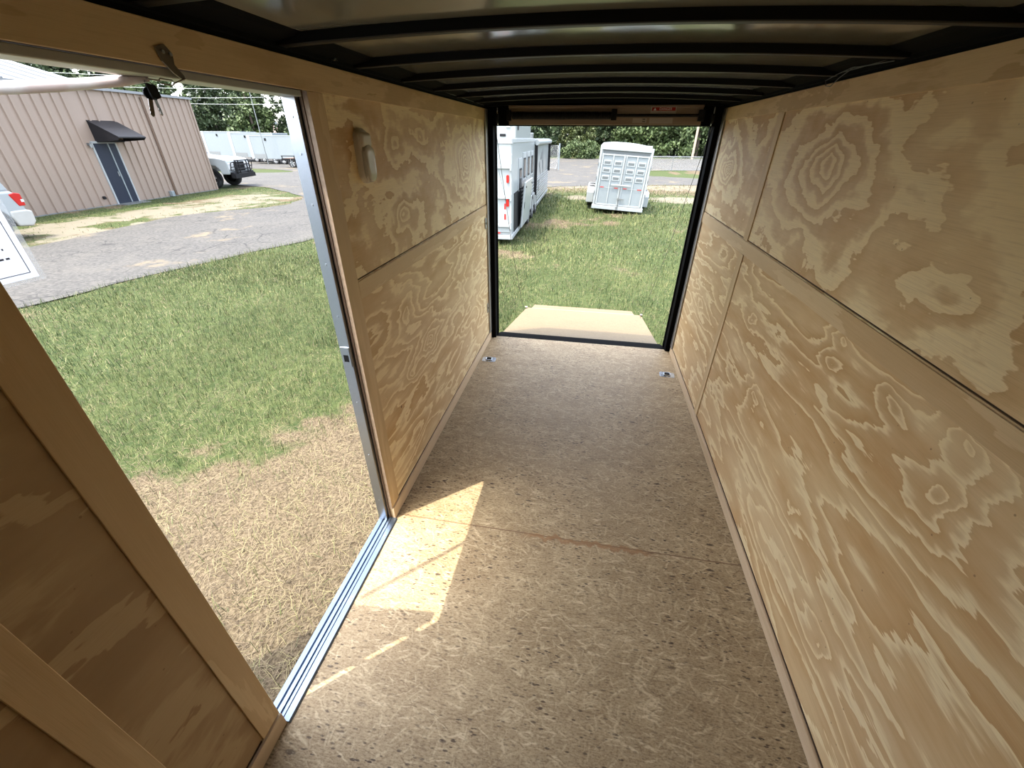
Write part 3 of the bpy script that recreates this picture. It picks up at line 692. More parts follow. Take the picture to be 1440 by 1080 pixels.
# ================================================================ OUTSIDE
def smooth(a, b, x):
    t = np.clip((x-a)/(b-a), 0, 1); return t*t*(3-2*t)
_t = rng.random((64, 64))
def vnoise(x, y, s):
    x = np.asarray(x)*s+100.3; y = np.asarray(y)*s+57.7; xi = np.floor(x).astype(int); yi = np.floor(y).astype(int)
    fx = x-xi; fy = y-yi; fx = fx*fx*(3-2*fx); fy = fy*fy*(3-2*fy)
    g_ = lambda i, j: _t[i % 64, j % 64]
    return (g_(xi, yi)*(1-fx)+g_(xi+1, yi)*fx)*(1-fy)+(g_(xi, yi+1)*(1-fx)+g_(xi+1, yi+1)*fx)*fy
def fbm(x, y, s): return .5*vnoise(x, y, s)+.3*vnoise(x, y, s*2.1)+.2*vnoise(x, y, s*4.3)
def dryness(x, y):
    x = np.asarray(x, float); y = np.asarray(y, float)
    r = np.hypot((x+.7)/1.12, (y-.75)/1.0)
    n = fbm(x, y, 1.3)
    n2 = fbm(x+3, y+5, 4.1)
    near = .86*smooth(3.0, 1.5, r+(n-.5)*2.0+(n2-.5)*1.2)
    side = smooth(-4.2, -2.6, x)*smooth(5.2, 3.3, y)*smooth(.52, .72, fbm(x+9, y, .9))*.8
    patch = smooth(.48, .80, fbm(x+31, y-7, .55)*.75+fbm(x, y, 2.7)*.25)*.85+.22*fbm(x, y, 3.3)
    isl = smooth(-10.6, -11.2, x)*smooth(-16.4, -15.4, x)*(.20+.45*fbm(x, y, 2.2))*smooth(21, 19, y)
    far = smooth(16, 24, y)*smooth(-9, -5, x)*.6*smooth(29, 27, y)
    return np.clip(np.maximum.reduce([near, side, patch, isl, far]), 0, 1)
def sandiness(x, y):
    x = np.asarray(x, float); y = np.asarray(y, float)
    isl = smooth(-11.2, -12.4, x)*smooth(-16.0, -14.8, x)*(.25+.75*fbm(x, y, 2.6))*smooth(.2, .5, fbm(x, y, .7))*smooth(22, 16, y)
    e1 = np.exp(-(((x-4.2)/2.6)**2+((y-19.6)/1.5)**2))*.85
    e2 = np.exp(-(((x+.6)/.9)**2+((y-19.6)/1.2)**2))*.7
    e3 = smooth(21.5, 24, y)*smooth(30, 26, y)*smooth(-7, -3, x)*.55
    b = .42*(np.exp(-((x+12.5)/.5)**2))*smooth(3, 5, y)*smooth(16, 13, y)
    return np.clip(np.maximum.reduce([isl, e1, e2, e3, b]), 0, 1)
ROAD1 = [(-9.2, -14), (-8.9, 0), (-8.05, 4.4), (-7.75, 6.3), (-6.65, 9.7), (-5.9, 14), (-5.2, 18.5), (-3.6, 22.6), (-1.6, 24.3), (1.8, 25.6), (5.3, 26.6), (9, 28.0), (18, 29.0), (60, 31),
         (60, 36.0), (18, 34.0), (9.5, 31.8), (6.8, 31.4), (5.4, 32.0), (3.3, 33.3), (2.6, 35.0), (3.4, 37.6), (5.2, 39.3), (7.5, 39.8), (18, 41), (60, 43), (60, 78), (20, 68), (5, 62), (-5, 60), (-30, 60), (-60, 62),
         (-60, 32), (-38, 32.5), (-26.3, 32.4), (-23, 31.2), (-21, 29.9), (-22, 28.6), (-25, 27.8), (-40, 27), (-60, 27), (-60, 22), (-30, 21), (-18.2, 20.6), (-16.0, 20.1), (-13.9, 18.6), (-11.9, 17.0), (-11.35, 15.9), (-11.1, 14.5),
         (-12.0, 13.2), (-12.9, 11.9), (-12.6, 9.4), (-12.35, 7.6), (-12.7, 4), (-13.2, 0), (-13.6, -14)]
def in_poly(x, y, poly):
    x = np.asarray(x, float); y = np.asarray(y, float); c = np.zeros(x.shape, bool); n = len(poly); j = n-1
    for i in range(n):
        xi, yi = poly[i]; xj, yj = poly[j]
        if yi != yj:
            c ^= ((yi > y) != (yj > y)) & (x < (xj-xi)*(y-yi)/(yj-yi)+xi)
        j = i
    return c
# road outline with a ragged edge
def ragged(poly, step=.35, amp=.10):
    out = []
    for i in range(len(poly)):
        a = Vector(poly[i]); b = Vector(poly[(i+1) % len(poly)]); n = max(1, int((b-a).length/step)) if max(abs(a.x), abs(b.x)) < 32 else 4
        for k in range(n):
            q = a.lerp(b, k/n); nn = (fbm(q.x, q.y, 1.9)-.5)*2*amp*2; t = (b-a).normalized(); out.append((q.x-t.y*nn, q.y+t.x*nn))
    return out
def soften(poly, it=2):
    for _ in range(it):
        out = []
        for i in range(len(poly)):
            a = poly[i]; b = poly[(i+1) % len(poly)]
            out += [(a[0]*.75+b[0]*.25, a[1]*.75+b[1]*.25), (a[0]*.25+b[0]*.75, a[1]*.25+b[1]*.75)]
        poly = out
    return poly
ROAD = soften(ROAD1, 2)
rg = ragged(ROAD)
import bmesh
from mathutils.geometry import tessellate_polygon
tris = tessellate_polygon([[Vector((q[0], q[1], 0)) for q in rg]])
me = bpy.data.meshes.new('road'); me.from_pydata([(q[0], q[1], G+.012) for q in rg], [], [tuple(t) for t in tris]); me.materials.append(M['asphalt'])
bm = bmesh.new(); bm.from_mesh(me); bmesh.ops.recalc_face_normals(bm, faces=bm.faces)
for f in bm.faces:
    if f.normal.z < 0: f.normal_flip()
bm.to_mesh(me); bm.free()
o = bpy.data.objects.new('road', me); col.objects.link(o); struct(o)
# ground with gentle unevenness
gx = np.concatenate([np.linspace(-180, -24, 40)[:-1], np.arange(-24, -14, .4), np.arange(-14, 9, .14), np.linspace(9, 180, 50)])
gy = np.concatenate([np.linspace(-30, -2, 15)[:-1], np.arange(-2, 12, .14), np.arange(12, 30, .25), np.linspace(30, 260, 70)])
X, Y = np.meshgrid(gx, gy); nx, ny = len(gx), len(gy)
rd = in_poly(X, Y, ROAD)
Z = G+(fbm(X, Y, .9)-.5)*.035*smooth(60, 20, np.hypot(X, Y)); Z = np.where(Z > G+.004, G+.004+(Z-G-.004)*.4, Z); Z = np.where(rd, np.minimum(Z, G-.004), Z)
Z -= .02*np.exp(-((X+.0)/1.2)**2)*((Y > 0) & (Y < 4))
vs = np.stack([X.ravel(), Y.ravel(), Z.ravel()], 1)
idx = np.arange(nx*ny).reshape(ny, nx)
q = np.stack([idx[:-1, :-1], idx[:-1, 1:], idx[1:, 1:], idx[1:, :-1]], -1).reshape(-1, 4)
def np_mesh(name, v, faces_flat, starts, totals, mats):
    me = bpy.data.meshes.new(name); me.vertices.add(len(v)); me.vertices.foreach_set('co', v.astype(np.float32).ravel())
    me.loops.add(len(faces_flat)); me.loops.foreach_set('vertex_index', faces_flat.astype(np.int32))
    me.polygons.add(len(starts)); me.polygons.foreach_set('loop_start', starts.astype(np.int32)); me.polygons.foreach_set('loop_total', totals.astype(np.int32))
    for m_ in mats: me.materials.append(M[m_])
    me.update(calc_edges=True); return me
me = np_mesh('ground', vs, q.ravel(), np.arange(len(q))*4, np.full(len(q), 4), ['ground'])
for nm, f in (('dry', dryness), ('sand', sandiness)):
    a = me.attributes.new(nm, 'FLOAT', 'POINT'); a.data.foreach_set('value', f(vs[:, 0], vs[:, 1]).astype(np.float32))
o = bpy.data.objects.new('ground', me); col.objects.link(o); struct(o)
def ground_z(x, y):
    z = G+(fbm(x, y, .9)-.5)*.035*smooth(60, 20, np.hypot(x, y)); return np.where(z > G+.004, G+.004+(z-G-.004)*.4, z)

# ---- grass blades (stuff)
Rm = np.array([[*r_], [*u_], [*f_]])
def in_view(x, y, mx=90):
    P = np.stack([x, y, np.full(x.shape, G)], 1)-np.array([0, 0, EYE]); c_ = P@Rm.T
    u = 720+F_PX*c_[:, 0]/np.maximum(c_[:, 2], .01); v = 540-F_PX*c_[:, 1]/np.maximum(c_[:, 2], .01)
    return (c_[:, 2] > .1) & (u > -mx*1.5) & (u < 1060) & (v > 150) & (v < 1160)
def blades(name, x, y, h, wd, tilt, tone, mat, label, cat='grass'):
    n = len(x); az = rng.random(n)*2*np.pi; z = ground_z(x, y)-.004
    dx, dy = np.cos(az), np.sin(az); px, py = -dy, dx
    hz = np.sin(tilt)*h; vt = np.cos(tilt)*h
    tw = rng.normal(0, .35, n); ex, ey = np.cos(az+tw), np.sin(az+tw)
    v = np.zeros((n, 5, 3)); w2 = wd/2
    v[:, 0] = np.stack([x-px*w2, y-py*w2, z], 1); v[:, 1] = np.stack([x+px*w2, y+py*w2, z], 1)
    mxx, myy, mz = x+dx*hz*.42, y+dy*hz*.42, z+vt*.62+.006
    v[:, 2] = np.stack([mxx+px*w2*.8, myy+py*w2*.8, mz], 1); v[:, 3] = np.stack([mxx-px*w2*.8, myy-py*w2*.8, mz], 1)
    v[:, 4] = np.stack([mxx+ex*hz*.6, myy+ey*hz*.6, z+vt+.004], 1)
    b = (np.arange(n)*5)[:, None]; f = np.concatenate([b+0, b+1, b+2, b+3, b+3, b+2, b+4], 1).ravel()
    st_ = np.stack([np.arange(n)*7, np.arange(n)*7+4], 1).ravel(); tt = np.tile([4, 3], n)
    me = np_mesh(name, v.reshape(-1, 3), f, st_, tt, [mat])
    a = me.attributes.new('tone', 'FLOAT', 'POINT'); a.data.foreach_set('value', np.repeat(tone, 5).astype(np.float32))
    o = bpy.data.objects.new(name, me); col.objects.link(o); tag(o, label, cat, kind='stuff'); return o
zones = [((-4.8, -.96, .2, 6.0), 3600, .0028, 1.0), ((-9.0, -4.8, 1.0, 8.0), 1500, .0045, 1.05), ((-9.0, -.98, 6.0, 13.0), 800, .0065, 1.1), ((-3.2, 5.5, 4.0, 8.5), 1500, .0042, 1.0), ((-5, 6.5, 8.5, 15.0), 620, .008, 1.15),
         ((-8, 9, 15.0, 27.0), 190, .016, 1.3), ((-17.3, -10.9, 3.0, 20.5), 260, .011, .8)]
acc = {'g': [], 's': []}
for (x0, x1, y0, y1), dens, wd, hs_ in zones:
    n = int((x1-x0)*(y1-y0)*dens); x = rng.uniform(x0, x1, n); y = rng.uniform(y0, y1, n)
    k = in_view(x, y) & ~in_poly(x, y, ROAD) & ~((x > -.93) & (x < .95) & (y < 3.9)) & ~((np.abs(x) < .8) & (y < 5.85) & (y > 3))
    x, y = x[k], y[k]; d = dryness(x, y)+rng.normal(0, .27, len(x))+(fbm(x, y, 3.1)-.5)*.5; sa = sandiness(x, y)
    keep = rng.random(len(x)) > np.clip(sa*1.35, 0, .9); x, y, d = x[keep], y[keep], d[keep]
    isl = x < -10.8
    hn = fbm(x, y, 1.7)
    gsel = d < .5
    t_ = np.abs(rng.normal(0, .55, len(x)))+.15
    hh = (.032+.095*rng.random(len(x))**1.5*(.5+hn))*hs_*np.where(isl, .6, 1)
    tone = np.clip(.18+.9*(fbm(x, y, .7)-.35)+rng.normal(0, .25, len(x))+d*.55, 0, 1)
    rough_dry = (rng.random(len(x)) < .17)
    gs = gsel & ~rough_dry; ss_ = ~gs
    wdv = wd*rng.uniform(.7, 1.25, len(x))
    acc['g'].append((x[gs], y[gs], hh[gs], wdv[gs], t_[gs], tone[gs]))
    th = np.clip(rng.normal(1.38, .14, len(x)), .6, 1.52); ln = (.035+.085*rng.random(len(x)))*hs_
    sub = ss_ & (gsel | (rng.random(len(x)) < .8))
    acc['s'].append((x[sub], y[sub], ln[sub], wdv[sub]*.85, th[sub], np.clip((rng.normal(.5, .30, len(x))+(fbm(x, y, 2.4)-.5)*.9)[sub], 0, 1)))
g6 = [np.concatenate([a[i] for a in acc['g']]) for i in range(6)]; s6 = [np.concatenate([a[i] for a in acc['s']]) for i in range(6)]
print('blades', len(g6[0]), len(s6[0]))
blades('green_grass', *g6, 'grass', 'green lawn grass around the trailer and beyond the lowered ramp')
blades('dry_grass', *s6, 'straw', 'dry straw-coloured grass thatch outside the side door')

# ---------------------------------------------------------------- vehicles and trailers
def wheel(parent, x, y, r=.33, wdt=.22, side=1, name='wheel', rim='rim', spokes=5, z=None):
    t = bpy.data.objects.new(name, None); col.objects.link(t); t.parent = parent; t.location = (x, y, (r if z is None else z))
    m = MB(); n = 28; pr = [(r*.62, -wdt/2), (r*.93, -wdt/2), (r, -wdt*.36), (r, wdt*.36), (r*.93, wdt/2), (r*.62, wdt/2)]
    vs = [(rr*math.cos(2*math.pi*i/n), yy, rr*math.sin(2*math.pi*i/n)) for i in range(n) for rr, yy in pr]; k = len(pr)
    fs = [(i*k+j, i*k+(j+1) % k, ((i+1) % n)*k+(j+1) % k, ((i+1) % n)*k+j) for i in range(n) for j in range(k)]
    m.add(vs, fs, 0, True); m.build('tyre', 'tyre', t)
    m = MB(); yo = side*wdt*.42
    m.cyl((0, 0, 0), 'y', r*.61, wdt*.5, 24, 1)
    m.cyl((0, yo*.85, 0), 'y', r*.16, abs(yo)*.5, 12)
    for i in range(spokes):
        a = 2*math.pi*i/spokes+.3; c_, s_ = math.cos(a), math.sin(a); h = r*.085
        q = [(c_*r*.1-s_*h, s_*r*.1+c_*h), (c_*r*.1+s_*h, s_*r*.1-c_*h), (c_*r*.58+s_*h*1.5, s_*r*.58-c_*h*1.5), (c_*r*.58-s_*h*1.5, s_*r*.58+c_*h*1.5)]
        m.prism(q, 'y', yo-.012, yo+.012)
    m.torus((0, yo, 0), 'y', r*.60, r*.03, 24, 6)
    m.build('rim', [rim, 'black'], t)
    return t
# --- pickup: heading +x in its own frame
pk = thing('pickup_truck', (-18.0, 19.05, G), 'white pickup truck with a black grille guard poking out behind the tan metal building', 'truck', rot=(0, 0, R_(12)))
prof = [(-1.35, .62), (-.56, .62), (-.50, .80), (-.35, .95), (0, 1.0), (.35, .95), (.50, .80), (.55, .60), (.92, .60), (.95, 1.05), (.90, 1.22), (.5, 1.30), (-.55, 1.36), (-.85, 1.40), (-1.35, 1.40)]
W_ = 1.95
body = MB().prism([(a, b) for a, b in prof], 'y', -.1, W_-.1).build('hood_and_fenders', 'white', pk, bevel=.05, seg=3)
cabp = [(-1.30, .45), (-1.30, 1.40), (-.80, 1.40), (-1.05, 1.55), (-1.55, 1.95), (-3.1, 1.98), (-3.5, 1.40), (-3.6, .45)]
MB().prism(cabp, 'y', -.04, W_-.16).build('cab', 'white', pk, bevel=.05, seg=3)
m = MB(); m.add([(-.86, .05, 1.43), (-.86, W_-.25, 1.43), (-1.50, W_-.35, 1.90), (-1.50, .15, 1.90)], [(0, 1, 2, 3)]); m.v = [(x+.03, y, z+.02) for x, y, z in m.v]
m.add([(-.885, .05, 1.40), (-.885, W_-.25, 1.40), (-1.53, W_-.35, 1.87), (-1.53, .15, 1.87)], [(3, 2, 1, 0)]); m.build('windshield', 'glass_dark', pk)
MB().box(-2.3, -1.55, -.055, -.035, 1.42, 1.85).box(-3.2, -2.4, -.055, -.035, 1.42, 1.85).build('side_window', 'glass_dark', pk)
MB().box(-5.6, -3.62, -.06, W_-.14, .62, 1.35).build('bed', 'white', pk, bevel=.05)
m = MB().box(.93, 1.10, -.06, W_-.14, .42, .70); m.build('bumper', 'black', pk, bevel=.04)
MB().box(.93, .965, .42, W_-.62, .72, 1.12).build('grille', 'black', pk, bevel=.02)
MB().box(.86, .97, -.07, .36, .80, 1.08).box(.86, .97, W_-.56, W_-.13, .80, 1.08).build('headlamp', 'headlamp', pk, bevel=.03)
gg = MB()
for y in (.30, .52, W_-.72, W_-.50): gg.tube([(1.12, y, .45), (1.14, y, 1.12), (1.08, y, 1.2)], .03, 8)
for z in (.62, .82, 1.0, 1.18): gg.tube([(1.13, .30, z), (1.13, W_-.50, z)], .022, 8)
for s0, s1 in ((.30, -.08), (W_-.50, W_-.12)):
    gg.tube([(1.13, s0, 1.14), (1.10, s1, 1.10), (1.02, s1, .78), (1.13, s0, .70)], .024, 8); gg.tube([(1.12, s0, .92), (1.08, s1, .92)], .018, 8)
gg.box(1.06, 1.15, -.05, W_-.15, .44, .62)
gg.build('grille_guard', 'black', pk)
MB().box(-.95, -.80, -.30, -.09, 1.38, 1.58).build('mirror', 'black', pk, bevel=.03)
MB().prism([(.44*math.cos(a), .40+.44*math.sin(a)) for a in np.linspace(-.1, math.pi+.1, 20)]+[(-.39*math.cos(a), .40+.39*math.sin(a)) for a in np.linspace(-.1, math.pi+.1, 20)], 'y', -.13, -.06).build('fender_flare', 'black', pk)
wheel(pk, 0, .04, .41, .27, -1); wheel(pk, 0, W_-.26, .41, .27, 1); wheel(pk, -3.9, .04, .41, .27, -1); wheel(pk, -3.9, W_-.26, .41, .27, 1)

# --- white SUV at the left edge: rear points to +y; own frame heading +x, so rotate by -90 deg
sv = thing('white_suv', (-13.35, 7.60, G), 'white SUV rear corner with a red tail lamp parked in front of the tan building', 'car', rot=(0, 0, R_(-84)))
# frame: rear wheel centre at x=0, nose towards +x, left side (facing camera) at y=+.0
W_ = 1.78
sp_ = [(-.86, .42), (-.80, .38), (-.46, .36), (-.42, .52), (-.28, .68), (0, .74), (.28, .68), (.42, .52), (.46, .30), (2.2, .30), (2.24, .55), (2.4, .72), (2.65, .76), (2.95, .68), (3.05, .35), (3.4, .40), (3.45, .85), (2.5, 1.02), (2.1, 1.05), (-.70, 1.05), (-.80, .98), (-.84, .70)]
MB().prism(sp_, 'y', -W_, 0).build('body', 'white', sv, bevel=.05, seg=3)
gp = [(-.78, 1.03), (-.60, 1.55), (-.45, 1.66), (1.3, 1.68), (1.6, 1.60), (2.15, 1.04)]
MB().prism(gp, 'y', -W_+.10, -.10).build('cabin', 'white', sv, bevel=.05, seg=3)
MB().prism([(-.52, 1.08), (-.42, 1.48), (.15, 1.50), (.15, 1.08)], 'y', -.098, -.085).prism([(.22, 1.08), (.22, 1.50), (1.25, 1.50), (1.85, 1.08)], 'y', -.098, -.085).build('side_window', 'glass_dark', sv)
m = MB(); m.prism([(-.80, 1.08), (-.66, 1.48), (-.64, 1.48), (-.78, 1.08)], 'y', -W_+.2, -.2); m.build('rear_window', 'glass_dark', sv)
m = MB().prism([(-.90, .36), (-.93, .60), (-.80, .64), (-.46, .64), (-.44, .50), (-.50, .30), (-.80, .26)], 'y', -W_-.02, .025); m.build('rear_bumper', 'bumper', sv, bevel=.04, seg=3)
MB().prism([(-.86, .72), (-.86, .98), (-.74, 1.01), (-.62, .98), (-.72, .72)], 'y', -.22, .015).build('tail_lamp', 'red', sv, bevel=.015)
MB().prism([(-.865, .80), (-.865, .86), (-.80, .86), (-.80, .80)], 'y', -.18, .018).build('reverse_lamp', 'headlamp', sv)
m = MB(); arc = [(.43*math.cos(a), .36+.43*math.sin(a)) for a in np.linspace(-.05, math.pi+.05, 20)]
m.prism(arc+[(x*.86, .36+(z-.36)*.86) for x, z in arc[::-1]], 'y', -.03, .02); m.build('wheel_arch', 'black', sv)
MB().box(-.42, .42, -.6, -.10, .20, .72).build('wheel_well', 'black', sv)
wheel(sv, 0, -.12, .36, .24, 1); wheel(sv, 2.66, -.12, .36, .24, 1); wheel(sv, 0, -W_+.12, .36, .24, -1); wheel(sv, 2.66, -W_+.12, .36, .24, -1)
MB().torus((.15, .006, .93), 'y', .05, .004, 16, 6).build('fuel_flap', 'greywhite', sv)

# --- horse trailer (bumper pull) facing us with its rear gates
ht = thing('stock_trailer', (.86, 15.3, G), 'white stock trailer with slotted double rear gates parked on the grass', 'horse trailer', rot=(0, R_(3.3), R_(-.5)))
w2 = .83; LN = 4.6
m = MB()
m.prism([(-w2, .20), (w2, .20), (w2, 1.93), (w2-.10, 2.03), (.3, 2.08), (-.3, 2.08), (-w2+.10, 2.03), (-w2, 1.93)], 'y', .03, LN)
m.build('body', 'white', ht, bevel=.03)
MB().box(-w2, -w2+.07, -.02, .05, .14, 1.98).box(w2-.07, w2, -.02, .05, .14, 1.98).box(-w2+.07, w2-.07, -.02, .05, 1.86, 2.05).box(-w2-.02, w2+.02, -.04, .10, .12, .24).build('rear_frame', 'white', ht, bevel=.012)
MB().box(-w2+.10, w2-.10, .02, .028, 1.74, 1.86).build('upper_opening', 'slot', ht)
for s in (-1, 1):
    gt = bpy.data.objects.new('gate', None); col.objects.link(gt); gt.parent = ht; gt.location = (s*.375, 0, 0)
    MB().box(-.36, .36, -.012, .02, .26, 1.74).build('gate_panel', 'greywhite', gt)
    m = MB()
    for x in (-.345, 0, .345): m.box(x-.025 if x else -.018, x+.025 if x else .018, -.035, -.012, .26, 1.76)
    for z in (.27, 1.735): m.box(-.36, .36, -.033, -.012, z-.02, z+.02)
    m.build('gate_frame', 'white', gt, bevel=.005)
    for cx in (-.17, .17):
        for cz in (1.07, 1.29, 1.51):
            f = MB().box(cx-.125, cx+.125, -.026, -.012, cz-.072, cz+.072).build('slot_frame', 'white', gt, bevel=.004)
            MB().box(cx-.095, cx+.095, -.030, -.0262, cz-.036, cz+.036).build('slot', 'slot', f, bevel=.01)
    MB().box(-.36*1, .36*1, -.050, -.035, .885, .925).build('push_bar', 'white', gt, bevel=.005) if False else None
    MB().box(-.29 if s > 0 else .17, -.17 if s > 0 else .29, -.037, -.0345, .78, .805).box(.17 if s > 0 else -.29, .30 if s > 0 else -.17, -.037, -.0345, .78, .805).build('reflective_tape', 'redtape', gt)
    MB().box(-.14, .14, -.037, -.0345, .783, .798).build('white_tape', 'white2', gt)
m = MB().box(-.32, .32, -.065, -.045, .86, .90); m.build('cross_bar', 'white', ht, bevel=.006)
m = MB().tube([(0, -.05, .18), (0, -.05, 1.74)], .012, 8); m.box(-.06, .16, -.075, -.045, .46, .49); m.box(-.03, .03, -.07, -.03, .44, .52); m.build('latch_rod', 'galv', ht)
MB().box(-.05, .02, -.055, -.035, .16, .23).build('lower_hasp', 'galv', ht)
for s in (-1, 1):
    m = MB()
    fp = [(.9, .18), (.9, .52), (1.05, .66), (3.0, .66), (3.2, .50), (3.2, .18)]
    m.prism(fp, 'x', s*w2, s*(w2+.25)); m.build('fender', 'white', ht, bevel=.02)
    for yy in (1.5, 2.4):
        wl_ = wheel(ht, s*(w2+.10), yy, .35, .2, s); wl_.rotation_euler = (0, 0, R_(90))
    m = MB()
    for z in (.62, 1.05, 1.45): m.cyl((s*(w2-.0), -.028, z), 'z', .014, .10, 8)
    m.build('hinge', 'galv', ht)
MB().box(-.5, .5, LN, LN+.9, .25, .35).build('hitch_frame', 'white', ht)
# shield added under the tail so the wheels read dark
MB().box(-w2+.05, w2-.05, .3, LN-.3, .16, .20).build('tail_shield', 'galv', ht)

# --- living quarters trailer, rear corner at (-1.75, 9.85)
lq = thing('living_quarters_trailer', (-1.76, 9.86, G), 'large white horse trailer with windows, awning and rooftop unit parked left of the stock trailer', 'horse trailer', rot=(0, 0, R_(1.4)))
LN = 10.6; H = 2.17; Wd = 2.3
MB().box(-Wd, 0, 0, LN, .22, H).build('body', 'white', lq, bevel=.035, seg=3)
MB().box(-Wd, .012, -.012, .10, H-.09, H+.02).box(-.02, .014, -.012, LN, H-.07, H+.015).build('top_rail', 'white2', lq, bevel=.01)
MB().box(-Wd, .02, -.03, LN, .14, .24).build('lower_rail', 'white2', lq, bevel=.01)
m = MB(); m.box(-.34, -.02, -.022, -.004, .30, 1.84); m.box(-2.25, -.40, -.022, -.004, .30, 1.84); m.build('rear_door', 'white', lq, bevel=.006)
m = MB()
for z in (.42, 1.02, 1.62): m.box(-.33, .0, -.06, -.02, z, z+.055); m.cyl((-.02, -.045, z+.03), 'z', .028, .14, 8)
m.build('door_hinge', 'white2', lq, bevel=.004)
MB().box(-.045, .0, -.035, -.002, .24, 1.9).build('corner_post', 'white2', lq, bevel=.006)
for z in (.94, 1.42):
    MB().prism([(.03*math.cos(a), z+(.05 if math.sin(a) > 0 else -.05)+.03*math.sin(a)) for a in np.linspace(0, 2*math.pi, 17)[:-1]], 'y', -.045, -.02).build('tail_lamp', 'red', lq, loc=(-.09, 0, 0))
MB().box(-.17, -.13, -.026, -.021, .58, .70).box(-.17, -.13, -.026, -.021, .80, .92).box(-.38, -.26, -.035, -.029, .27, .30).build('reflective_tape', 'redtape', lq)
# side, x = 0 plane
m = MB()
for i in range(9): m.box(.0, .014, 1.55, LN-.2, .34+i*.085, .372+i*.085)
m.build('ribbed_siding', 'white2', lq, bevel=.004)
m = MB()
m.box(.0, .016, 1.0, 1.55, 1.06, 1.78)
for y in (1.75, 2.65, 3.55): m.box(.0, .016, y, y+.62, 1.25, 1.88)
m.build('window_surround', 'white2', lq, bevel=.006)
for y, a, b in ((1.12, 1.12, 1.52), (1.88, 1.34, 1.72), (2.78, 1.34, 1.72), (3.66, 1.34, 1.72)):
    f = MB().box(.012, .024, y-.05, y+.37, a-.04, b+.04).build('side_window', 'black', lq, bevel=.008)
    MB().box(.020, .027, y, y+.32, a, b).build('pane', 'glass_dark', f)
# lowered feed door / fold-down ramp leaning out from the side
t = bpy.data.objects.new('open_door', None); col.objects.link(t); t.parent = lq; t.location = (.06, .95, .24); t.rotation_euler = (0, R_(5), 0)
MB().box(.0, .05, 0, 1.55, 0, 1.05).build('door_panel', 'white', t, bevel=.02)
MB().box(.052, .058, .08, .12, .45, .60).box(.052, .066, .1, .13, .92, .96).box(.052, .066, 1.3, 1.33, .92, .96).build('latch', 'black', t)
MB().box(.0, .012, .30, 2.4, .26, 1.10).build('doorway', 'black', lq)
m = MB(); m.tube([(-.35, -.02, 1.80), (-.12, -.02, .95)], .004, 5); m.build('cable', 'wire', lq)
# wheels: three axles with fender
MB().prism([(2.6, .42), (2.75, .70), (5.15, .70), (5.3, .42), (5.3, .34), (2.6, .34)], 'x', 0, .05).build('fender', 'white2', lq, bevel=.01)
for y in (2.95, 3.95, 4.95): 
    wl_ = wheel(lq, -.06, y, .36, .22, -1); wl_.rotation_euler = (0, 0, R_(90))
# awning: roll along the top, upright black arms
MB().cyl((.07, 7.35, H-.09), 'y', .075, 5.6, 16).build('awning_roll', 'greywhite', lq)
for y in (4.6, 10.1): MB().box(.01, .10, y-.035, y+.035, .62 if y < 6 else 1.0, H-.04).build('awning_arm', 'black', lq, bevel=.008)
# roof gear
rb = MB().box(-Wd+.3, .0, .5, 3.4, H+.0, H+.52); rb.build('hay_pod', 'white', lq, bevel=.03)
m = MB().box(-.22, -.12, .46, .50, H+.22, H+.42); m.build('pod_latch', 'bumper', lq); MB().box(-.35, -.22, .47, .50, H+.05, H+.10).box(.0, .012, .75, .95, H+.18, H+.36).build('pod_fitting', 'black', lq)
MB().box(-.02, .012, 3.41, 3.45, H, H+.45).build('pod_seam', 'galv', lq) if False else None
MB().box(-1.3, -.45, 5.6, 6.5, H, H+.28).build('air_conditioner', 'white2', lq, bevel=.08, seg=3)
MB().box(-.45, -.05, 4.1, 4.6, H, H+.16).build('roof_vent', 'galv', lq, bevel=.02)
# dark swoosh and lettering smudges on the living quarter wall
m = MB()
def blob(cy, cz, pts): m.prism([(cy+a, cz+b) for a, b in pts], 'x', .001, .004)
blob(7.2, 1.45, [(-.6, .1), (-.2, .32), (.25, .38), (.5, .18), (.3, .10), (.1, .16), (-.1, .05)]); blob(7.6, 1.25, [(-.2, .25), (.2, .30), (.35, -.05), (.2, -.30), (.0, -.42), (.05, -.1), (-.1, .05)])
blob(6.4, 1.15, [(-.3, .3), (.1, .35), (.5, -.15), (.2, .0)])
m.build('swirl_graphic', 'slot', lq)
m = MB()
for i in range(5): m.box(.015, .018, 5.9, 6.35, .90-i*.075, .945-i*.075)
m.build('lettering_block', 'slot', lq)

# --- cargo trailers and flatbed in the yard beyond the building
def cargo(x0, x1, y, h, lab, yaw):
    t = thing('cargo_trailer', (x0, y, G), lab, 'trailer', 'white cargo trailers beyond the building', (0, 0, yaw)); ln = x1-x0
    MB().box(.0, ln, 0, 2.2, .42, h).build('body', 'greywhite', t, bevel=.02)
    MB().box(-.02, .30, -.02, 2.22, .42, h+.01).build('nose_trim', 'white', t, bevel=.01)
    MB().box(.32, 1.6, -.012, -.001, .42, .80).build('stone_guard', 'galv', t)
    MB().box(.3, ln+.02, -.02, -.001, h-.05, h+.01).box(ln-.06, ln+.01, -.02, -.001, .42, h).build('edge_trim', 'white', t)
    MB().box(1.75, 1.92, -.03, -.002, h-.42, h-.22).build('door_latch', 'black', t)
    MB().box(-.9, .2, .8, 1.4, .38, .46).build('hitch', 'black', t)
    wheel(t, ln*.5, .12, .33, .2, -1); wheel(t, ln*.5+.85, .12, .33, .2, -1)
cargo(-31.0, -26.3, 38.0, 2.26, 'white cargo trailer nearest the black flatbed trailer, right of the three', R_(-2))
cargo(-35.1, -30.2, 40.6, 2.46, 'white cargo trailer, middle of the three beyond the building', R_(-2))
cargo(-39.9, -35.2, 42.6, 2.58, 'white cargo trailer, leftmost of the three, half hidden by the metal building', R_(-2))
